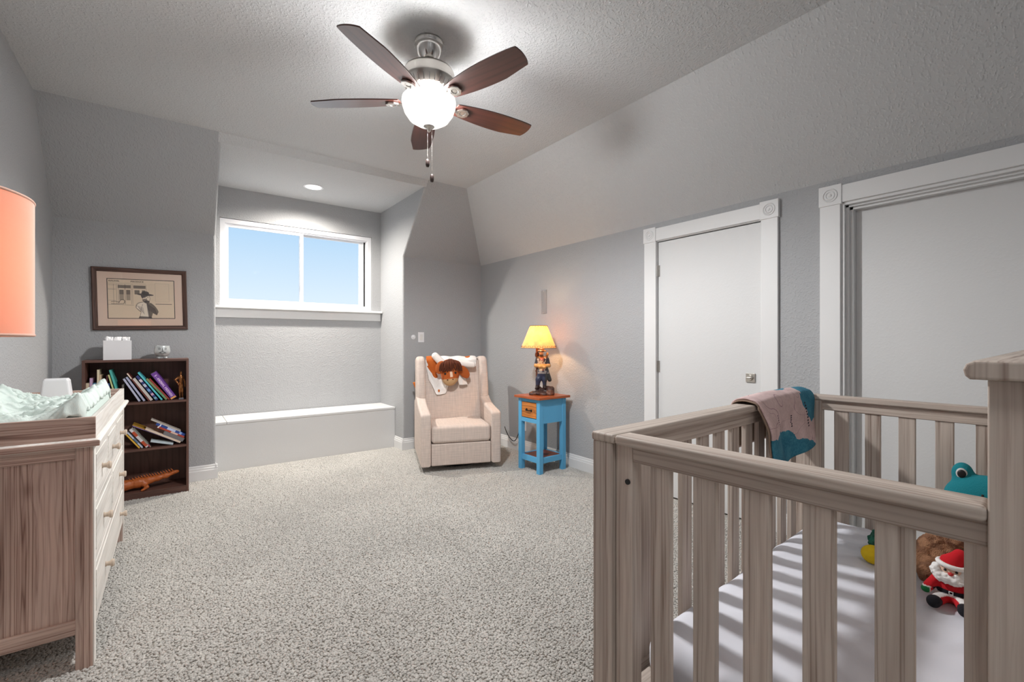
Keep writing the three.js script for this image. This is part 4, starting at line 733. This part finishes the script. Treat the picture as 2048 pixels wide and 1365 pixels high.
  const sh = lathe([[0.171, 0.455], [0.173, 0.455], [0.084, 0.672], [0.082, 0.672], [0.171, 0.455]], 56).translate(-0.03, 0, -0.02);
  const parch = tex(256, 256, (u, v) => { const n = fb(u, v, 6, 6, 201, 4), m = fb(u, v, 24, 24, 210, 2), k = 0.86 + 0.22 * n + 0.08 * m; return clampB([250 * k, 216 * k, 158 * k]); }, true, 0.3, 0.3);
  obj('lamp_shade', uvm(sh), phy({ map: parch, roughness: 0.9, transmission: 0.55, thickness: 0 }), t, 'glowing amber parchment cone shade');
  const lace = std({ color: col(64, 36, 20), roughness: 0.8 }), ring = (r, y) => new THREE.TorusGeometry(r, 0.0022, 6, 56).rotateX(Math.PI / 2).translate(-0.03, y, -0.02);
  const st = []; for (let k = 0; k < 44; k++) { const a = k / 44 * 6.283; st.push(rb(0.003, 0.022, 0.0024, 0.001).rotateZ((k % 2 ? 1 : -1) * 0.7).translate(0, 0.469, 0.1700).rotateY(a).translate(-0.03, 0, -0.02)); }
  for (let k = 0; k < 20; k++) { const a = k / 20 * 6.283; st.push(rb(0.0025, 0.012, 0.0022, 0.001).translate(0, 0.662, 0.0885).rotateY(a).translate(-0.03, 0, -0.02)); }
  obj('lacing', [ring(0.1735, 0.455), ring(0.0845, 0.672), ...st], lace, t);
  obj('harp', [tube([[-0.045, 0.46, -0.03], [-0.04, 0.55, -0.025], [-0.03, 0.665, -0.02]], 0.003, 16, 6), tube([[-0.112, 0.664, -0.02], [-0.03, 0.664, -0.02], [0.052, 0.664, -0.02]], 0.0022, 8, 6)], nickel, t);
  obj('bulb', new THREE.SphereGeometry(0.026, 18, 12).scale(1, 1.2, 1).translate(-0.03, 0.565, -0.02), std({ color: 0xffffff, emissive: col(255, 220, 170), emissiveIntensity: 2 }), t);
  const l = new THREE.PointLight(0xffd09a, L_TABLE, 0, 2); l.position.set(-0.03, 0.565, -0.02); l.castShadow = true; l.shadow.radius = 1.3; t.add(l);
}
// outlet, cord, switch, plates
{
  const o = thing('wall_outlet', 'white wall outlet behind the blue side table', 'outlet', [XR, 0.30, -4.03]);
  obj('plate', rb(0.006, 0.115, 0.075, 0.002).translate(-0.003, 0, 0), whitePl, o);
  for (const y of [-0.02, 0.02]) obj('socket', rb(0.004, 0.028, 0.034, 0.002).translate(-0.007, y, 0), std({ color: col(214, 214, 212), roughness: 0.5 }), o);
  tag(obj('lamp_cord', [tube([[XR - 0.012, 0.32, -4.03], [XR - 0.05, 0.30, -4.03], [XR - 0.07, 0.20, -4.05], [XR - 0.07, 0.12, -4.12], [XR - 0.06, 0.14, -4.22], [XR - 0.05, 0.20, -4.30], [XR - 0.03, 0.24, -4.36]], 0.0045, 48, 8), rb(0.03, 0.024, 0.02, 0.004).translate(XR - 0.024, 0.32, -4.03)], blackPl), 'black power cord drooping from outlet behind side table', 'cord');
  const s = thing('light_switch', 'white rocker light switch above the glider chair', 'switch', [2.333, 1.283, ZB]);
  obj('plate', rb(0.074, 0.118, 0.007, 0.002).translate(0, 0, 0.0035), whitePl, s);
  obj('rocker', rb(0.034, 0.066, 0.006, 0.002).rotateX(0.05).translate(0, 0, 0.009), std({ color: col(224, 224, 222), roughness: 0.35 }), s);
  const d = thing('round_dimmer', 'small round white dimmer left of the light switch', 'dimmer', [2.236, 1.286, ZB]);
  obj('plate', cyl(0.026, 0.026, 0.006, 28).rotateX(Math.PI / 2).translate(0, 0, 0.003), whitePl, d);
  obj('dial', cyl(0.011, 0.013, 0.016, 20).rotateX(Math.PI / 2).translate(0, 0, 0.012), whitePl, d);
  const b = thing('blank_plate', 'tall blank wall plate painted grey above table lamp', 'wall plate', [XR, 1.653, -3.69]);
  obj('plate', rb(0.006, 0.25, 0.085, 0.002).translate(-0.003, 0, 0), wallMat, b);
  for (const y of [-0.112, 0.112]) obj('screw', cyl(0.006, 0.006, 0.003, 12).rotateZ(Math.PI / 2).translate(-0.0068, y, 0.0), nickel, b);
}
// ---------------------------------------------------------------- crib
const CO = [0.964, 0, -0.786], CT = 3.2 * D;
const cw = (x, y, z) => [CO[0] + x * Math.cos(CT) + z * Math.sin(CT), y, CO[2] - x * Math.sin(CT) + z * Math.cos(CT)];
{
  const t = thing('crib', 'weathered taupe wooden crib with slatted sides', 'crib', CO, CT);
  let n = 0; const wd = (name, x0, x1, y0, y1, z0, z1, grain, r = 0.004, p = t) => { n++; return obj(name, uvm(bx(x0, x1, y0, y1, z0, z1, r), grain, [n * 0.37 % 1, n * 0.23 % 1]), cribMat, p); };
  const X1 = 1.335, Zt = 0.66;
  // corner posts and caps
  wd('post', -0.055, 0.0, 0, 0.978, -0.075, -0.012, 'y', 0.004); wd('inner_post', -0.04, 0.0, 0, 0.978, -0.012, 0.04, 'y', 0.003);
  wd('post', X1, X1 + 0.06, 0, 0.978, -0.075, 0.0, 'y'); wd('inner_post', X1, X1 + 0.045, 0, 0.978, 0.0, 0.045, 'y', 0.003);
  wd('post', -0.06, 0.0, 0, 1.185, Zt, Zt + 0.085, 'y', 0.003); wd('post', X1, X1 + 0.06, 0, 1.185, Zt, Zt + 0.085, 'y', 0.003);
  // long low side: cap rail, rail, bottom rail, slats
  wd('cap_rail', -0.06, X1 + 0.065, 0.977, 1.001, -0.078, -0.002, 'x', 0.008);
  wd('top_rail', 0.0, X1, 0.93, 0.978, -0.05, -0.018, 'x'); wd('bottom_rail', 0.0, X1, 0.28, 0.35, -0.05, -0.018, 'x');
  for (let k = 0; k < 11; k++) wd('slat', 0.089 + k * 0.1105, 0.145 + k * 0.1105, 0.348, 0.932, -0.043, -0.025, 'y', 0.003);
  // near end and far end
  for (const far of [0, 1]) {
    const a = far ? X1 : -0.062, b = far ? X1 + 0.055 : 0.002, m = far ? X1 + 0.012 : -0.04, q = far ? X1 + 0.04 : -0.012;
    wd('cap_rail', a, b, 0.977, 1.002, 0.0005, Zt, 'z', 0.008);
    wd('top_rail', m, q, 0.936, 0.978, 0.04, Zt, 'z'); wd('bottom_rail', m, q, 0.28, 0.352, 0.04, Zt, 'z');
    for (let k = 0; k < 6; k++) wd('slat', m + 0.005, q - 0.005, 0.35, 0.938, 0.088 + k * 0.109, Math.min(Zt, 0.140 + k * 0.109), 'y', 0.003);
  }
  // tall panelled back
  wd('back_panel', 0, X1, 0.30, 1.16, Zt + 0.03, Zt + 0.055, 'y', 0.002); wd('back_rail', 0, X1, 1.05, 1.185, Zt + 0.01, Zt + 0.07, 'x'); wd('back_rail', 0, X1, 0.24, 0.34, Zt + 0.01, Zt + 0.07, 'x');
  obj('crown_cap', uvm(prismX([[Zt - 0.016, 1.185], [Zt + 0.10, 1.185], [Zt + 0.108, 1.19], [Zt + 0.11, 1.198], [Zt + 0.106, 1.207], [Zt + 0.098, 1.212], [Zt - 0.012, 1.212], [Zt - 0.02, 1.207], [Zt - 0.023, 1.199], [Zt - 0.021, 1.19]], -0.085, X1 + 0.085, 0.004), 'x'), cribMat, t);
  obj('mattress_deck', bx(0.01, X1 - 0.01, 0.335, 0.352, 0.005, Zt - 0.005), cribMat, t);
  obj('bolt', cyl(0.007, 0.007, 0.004, 14).rotateZ(Math.PI / 2).translate(-0.0415, 0.885, 0.027), blackPl, t, 'black steel bolt');
}
{
  const t = thing('mattress', 'crib mattress with rumpled white fitted sheet', 'mattress', cw(0.668, 0.353, 0.335), CT);
  const g = new THREE.BoxGeometry(1.30, 0.13, 0.62, 110, 10, 56), p = g.attributes.position, r = 0.055;
  for (let i = 0; i < p.count; i++) {
    const v = V(p.getX(i), p.getY(i), p.getZ(i)), c = V(Math.max(-0.65 + r, Math.min(0.65 - r, v.x)), Math.max(-0.065 + r, Math.min(0.065 - r, v.y)), Math.max(-0.31 + r, Math.min(0.31 - r, v.z)));
    const d = v.clone().sub(c); if (d.length() > 1e-6) d.setLength(Math.min(r, Math.max(Math.abs(d.x), Math.abs(d.y), Math.abs(d.z)))); const q = c.add(d);
    const w = 0.004 * n3(q.x * 6, q.z * 7, 2) + 0.005 * (1 - Math.abs(n3(q.x * 7 + q.z * 3, q.z * 9 - q.x * 4, 5))) ** 4; if (q.y > 0) q.y += w;
    p.setXYZ(i, q.x, q.y + 0.065, q.z);
  }
  const gg = mergeVertices((g.deleteAttribute('normal'), g.deleteAttribute('uv'), g), 1e-5); gg.computeVertexNormals();
  obj('fitted_sheet', uvm(gg), std({ color: col(228, 229, 238), roughness: 0.95, bumpMap: weaveBump, bumpScale: 0.0002 }), t);
}
// map blanket over the low side
{
  const mapTex = canvasTex(1024, 1024, (c, w, h) => {
    const im = c.createImageData(w, h);
    for (let y = 0; y < h; y++) for (let x = 0; x < w; x++) {
      const u = x / w, v = y / h, n = n3(u * 7, v * 7, 3) * 0.05 + n3(u * 22, v * 22, 5) * 0.02 + n3(u * 60, v * 60, 9) * 0.006;
      const sea = v + n * 0.7 > 0.755 + Math.max(0, (u - 0.40) * 0.48) && u < 0.9 || (u > 0.86 + n - 0.12 * Math.sin((v - 0.45) * 9) && v < 0.80 && v > 0.30) || (u > 0.5 - n && v > 0.30 && v < 0.47 + n);
      const river = Math.abs(n3(u * 5 + 1.3, v * 5, 6)) < 0.012 || Math.abs(n3(u * 9, v * 8, 8)) < 0.012, m = n3(u * 90, v * 90, 4) * 6 + n3(u * 14, v * 14, 6) * 10, k = (y * w + x) * 4;
      const q = sea ? [52 + m * 1.6, 122 + m * 1.6, 146 + m * 1.4] : river ? [160 + m, 128 + m, 134 + m] : [208 + m, 182 + m, 180 + m];
      for (let i = 0; i < 3; i++) im.data[k + i] = q[i]; im.data[k + 3] = 255;
    }
    c.putImageData(im, 0, 0);
    c.fillStyle = '#2c2430'; const mr = rng(17), wr = (u, v, n, k) => { for (let i = 0; i < n; i++) c.fillRect(u * w + (mr() - 0.5) * k * 0.3, v * h + i * k * 0.62, k * (0.45 + 0.4 * mr()), k * 0.36); }; // lettering too small to read in the photograph
    wr(0.20, 0.60, 9, 26); wr(0.50, 0.66, 6, 28); wr(0.75, 0.60, 9, 42);
  });
  const t = thing('map_blanket', 'pink and teal map blanket draped over crib rail', 'blanket', CO, CT);
  const top = 1.004;
  const fn = (off, inLen, outLen) => (u, v) => {
    const x = 0.775 + 0.555 * u + off * 0.3, arc = 0.10, tot = outLen + arc + inLen, s = v * tot; let y, z; const puff = 0.018 * Math.sin(u * Math.PI * 0.8 + 0.5) + 0.03 * Math.max(0, u - 0.55);
    const wv = 0.012 * Math.sin(u * 9 + 1) + 0.008 * n3(u * 6, v * 5, 3);
    if (s < outLen) { const q = (outLen - s); y = top - 0.012 - q; z = -0.088 - off + 0.3 * wv * q / 0.2; } else if (s < outLen + arc) { const a = (s - outLen) / arc * Math.PI; z = -0.040 - 0.048 * Math.cos(a) * (1 + off * 8); y = top - 0.012 + (0.018 + puff + off) * Math.sin(a); if (a > 2.2) z += 0.006; } else { const q = s - outLen - arc; y = top - 0.012 - q; z = 0.014 + off + 0.09 * q + wv * Math.min(1, q / 0.08) + 0.05 * Math.max(0, 0.35 - u) * Math.min(1, q / 0.1); }
    return [x, y, z];
  };
  const pl = (m) => obj('blanket_layer', sheet((u, v) => fn(0.004, 0.20 + 0.045 * (1 - u) * 1.2 - 0.03 * Math.abs(u - 0.3), 0.17)(u, v), 70, 90, 0.007, (i, j) => [i, 1 - j]), m, t);
  pl(std({ map: mapTex, roughness: 1, bumpMap: fuzzBump, bumpScale: 0.0006 }));
  obj('blanket_lining', sheet((u, v) => { const q = fn(-0.004, 0.185 + 0.05 * (1 - u), 0.16)(u, v); return [q[0] - 0.004, q[1], q[2]]; }, 50, 70, 0.005), std({ color: col(150, 128, 112), roughness: 1, bumpMap: fuzzBump, bumpScale: 0.001 }), t, 'fleecy tan underside');
}
// ---------------------------------------------------------------- plush toys in the crib
const plush = (o = {}) => std({ vertexColors: true, roughness: 1, bumpMap: fuzzBump, bumpScale: 0.0012, ...o });
const TOY = 0.488; const camTurn = (p) => Math.atan2(-p[0], -p[2]);
{ // teal frog
  const P = cw(1.132, TOY, 0.570), t = thing('plush_frog', 'teal plush frog sitting in far corner of crib', 'plush toy', P, camTurn(P)); t.scale.set(0.86, 1.1, 0.86);
  const f = (p) => {
    let d = ell(p, [0, 0.10, 0], [0.095, 0.105, 0.075]); d = smin(d, ell(p, [0, 0.215, 0.012], [0.12, 0.072, 0.078]), 0.03);
    for (const s of [-1, 1]) { d = smin(d, ell(p, [s * 0.066, 0.282, 0.004], [0.032, 0.034, 0.028]), 0.014); d = smin(d, cap(p, [s * 0.08, 0.14, 0.03], [s * 0.10, 0.04, 0.08], 0.028, 0.022), 0.02); d = smin(d, cap(p, [s * 0.07, 0.03, 0.02], [s * 0.105, 0.026, 0.10], 0.032, 0.026), 0.02); }
    return d;
  };
  const b = obj('body', sdf(f, [0, 0.16, 0.02], 0.17, 64, (p) => p[1] < 0.13 && p[2] > 0.045 && Math.abs(p[0]) < 0.06 ? col(150, 200, 190) : col(24, 128, 140)), plush(), t);
  for (const s of [-1, 1]) { const e = obj('eye_white', new THREE.SphereGeometry(0.0165, 20, 14).scale(1, 1, 0.5).translate(s * 0.068, 0.286, 0.028), std({ color: col(206, 206, 206), roughness: 0.6 }), b); obj('pupil', new THREE.SphereGeometry(0.0125, 18, 12).scale(1, 1, 0.5).translate(s * 0.068, 0.286, 0.0335), blackPl, e); obj('nostril', new THREE.SphereGeometry(0.004, 10, 8).translate(s * 0.012, 0.24, 0.084), blackPl, b); obj('cheek', new THREE.SphereGeometry(0.014, 14, 10).scale(1, 0.7, 0.4).translate(s * 0.094, 0.222, 0.066), std({ color: col(214, 180, 190), roughness: 1 }), b); }
  obj('mouth', tube([[-0.06, 0.212, 0.08], [0, 0.200, 0.092], [0.06, 0.212, 0.08]], 0.0025, 20, 6), blackPl, b);
}
{ // brown bear behind the red doll
  const P = cw(0.955, TOY + 0.015, 0.53), t = thing('plush_bear', 'shaggy brown plush bear slumped behind the red doll', 'plush toy', P, camTurn(P)); t.scale.setScalar(1.05);
  const f = (p) => { let d = ell(p, [-0.02, 0.06, 0], [0.085, 0.075, 0.055]); d = smin(d, ell(p, [0.0, 0.15, 0.005], [0.072, 0.06, 0.055]), 0.03); d = smin(d, ell(p, [0, 0.138, 0.05], [0.028, 0.022, 0.022]), 0.015); for (const s of [-1, 1]) { d = smin(d, ell(p, [s * 0.058, 0.196, 0], [0.024, 0.024, 0.013]), 0.012); d = smin(d, cap(p, [s * 0.055, 0.05, 0.03], [s * 0.07, 0.028, 0.085], 0.03, 0.026), 0.02); d = smin(d, cap(p, [s * 0.07, 0.09, 0.02], [s * 0.095, 0.045, 0.05], 0.024, 0.022), 0.015); } return d + 0.004 * n3(p[0] * 90, p[1] * 90, p[2] * 90); };
  const b = obj('body', sdf(f, [0, 0.10, 0.02], 0.15, 64, (p) => { const n = n3(p[0] * 60, p[1] * 60, p[2] * 60); return p[1] > 0.18 && p[2] > 0.008 ? col(210, 160, 136) : n > 0 ? col(160, 118, 88) : col(128, 90, 66); }), plush({ bumpScale: 0.003 }), t);
  for (const s of [-1, 1]) obj('eye', new THREE.SphereGeometry(0.006, 10, 8).translate(s * 0.026, 0.163, 0.054), blackPl, b);
  obj('nose', new THREE.SphereGeometry(0.008, 12, 8).scale(1.2, 0.8, 0.8).translate(0, 0.146, 0.072), blackPl, b);
}
{ // bearded doll in a red suit
  const P = cw(0.80, TOY - 0.002, 0.525), t = thing('plush_doll', 'bearded plush doll in red suit with pointed cap', 'plush toy', P, camTurn(P) - 0.1);
  t.scale.setScalar(0.84);
  const red = col(196, 22, 34), white = col(236, 234, 232), blk = col(26, 26, 34), green = col(24, 110, 60);
  const f = (p) => {
    let d = ell(p, [0, 0.052, -0.01], [0.042, 0.05, 0.034]);
    for (const s of [-1, 1]) { d = smin(d, cap(p, [s * 0.02, 0.024, 0], [s * 0.034, 0.02, 0.05], 0.02, 0.018), 0.012); d = smin(d, ell(p, [s * 0.038, 0.022, 0.07], [0.019, 0.02, 0.022]), 0.006); d = smin(d, cap(p, [s * 0.034, 0.084, -0.004], [s * 0.056, 0.052, 0.022], 0.015, 0.015), 0.01); d = smin(d, ell(p, [s * 0.062, 0.042, 0.03], [0.014, 0.013, 0.014]), 0.006); }
    return d;
  };
  const b = obj('suit', sdf(f, [0, 0.06, 0.02], 0.10, 60, (p) => { const [x, y, z] = p, ax = Math.abs(x); if (z > 0.056) return blk; if (ax > 0.05 && y < 0.056) return ax > 0.052 && y < 0.052 ? green : white; if (z > 0.0 && y > 0.042 && y < 0.054 && ax < 0.044) return blk; if (z > 0.0 && y > 0.034 && y <= 0.042 && ax < 0.048) return white; return red; }), plush(), t);
  obj('belt_buckle', new THREE.TorusGeometry(0.0065, 0.0018, 6, 4).rotateZ(Math.PI / 4).translate(0.0, 0.048, 0.0255), std({ color: col(220, 220, 220), roughness: 0.4 }), b);
  const hd = obj('head', sdf((p) => smin(ell(p, [0, 0.118, 0], [0.036, 0.034, 0.032]), ell(p, [0, 0.114, 0.033], [0.007, 0.006, 0.007]), 0.004), [0, 0.118, 0], 0.055, 36, (p) => Math.hypot(p[0], p[1] - 0.114) < 0.0075 && p[2] > 0.03 ? col(200, 60, 60) : col(226, 190, 170)), plush(), b);
  obj('beard', sdf((p) => { let d = ell(p, [0, 0.098, 0.012], [0.05, 0.026, 0.03]); d = Math.min(d, ell(p, [-0.036, 0.112, 0.008], [0.018, 0.022, 0.022]), ell(p, [0.036, 0.112, 0.008], [0.018, 0.022, 0.022])); return d + 0.004 * n3(p[0] * 140, p[1] * 140, p[2] * 140); }, [0, 0.10, 0.01], 0.065, 48), std({ color: col(238, 236, 234), roughness: 1 }), hd);
  for (const s of [-1, 1]) obj('eye', new THREE.SphereGeometry(0.0042, 10, 8).translate(s * 0.014, 0.124, 0.0295), blackPl, hd);
  const cp = obj('cap', sdf((p) => { let d = cap(p, [0, 0.142, -0.004], [0.018, 0.172, -0.01], 0.032, 0.016); d = smin(d, cap(p, [0.018, 0.172, -0.01], [0.046, 0.158, -0.004], 0.016, 0.008), 0.012); return Math.max(d, 0.132 - p[1]); }, [0.01, 0.15, 0], 0.065, 40), std({ color: col(200, 24, 36), roughness: 1 }), hd);
  obj('cap_band', new THREE.TorusGeometry(0.033, 0.0075, 10, 32).rotateX(Math.PI / 2).scale(1.06, 1, 1).rotateZ(-0.12).translate(0, 0.138, 0), std({ color: col(240, 238, 236), roughness: 1 }), cp);
}
{ // green shaggy toy with yellow feet
  const P = cw(0.985, TOY - 0.006, 0.348), t = thing('plush_bird', 'green shaggy plush toy with flat yellow feet', 'plush toy', P, camTurn(P));
  const b = obj('body', sdf((p) => smin(ell(p, [-0.006, 0.062, -0.01], [0.05, 0.05, 0.042]), ell(p, [0.0, 0.105, 0], [0.034, 0.03, 0.032]), 0.02) + 0.005 * n3(p[0] * 110, p[1] * 110, p[2] * 110), [0, 0.07, 0], 0.085, 48, (p) => n3(p[0] * 80, p[1] * 80, p[2] * 80, 4) > 0 ? col(50, 120, 100) : col(34, 92, 76)), plush({ bumpScale: 0.003 }), t);
  for (const s of [-1, 1]) { obj('foot', new THREE.SphereGeometry(1, 18, 12).scale(0.034, 0.032, 0.016).rotateZ(s * 0.3).translate(s * 0.036 - 0.006, 0.034, 0.048), std({ color: col(240, 206, 40), roughness: 1 }), b, 'yellow felt foot'); obj('eye', new THREE.SphereGeometry(0.004, 8, 6).translate(0.012 + s * 0.012, 0.108, 0.031), blackPl, b); }
  obj('beak', new THREE.ConeGeometry(0.008, 0.018, 10).rotateX(Math.PI / 2).translate(0.012, 0.098, 0.038), std({ color: col(240, 190, 40), roughness: 0.9 }), b);
}
renderer.render(scene, camera);
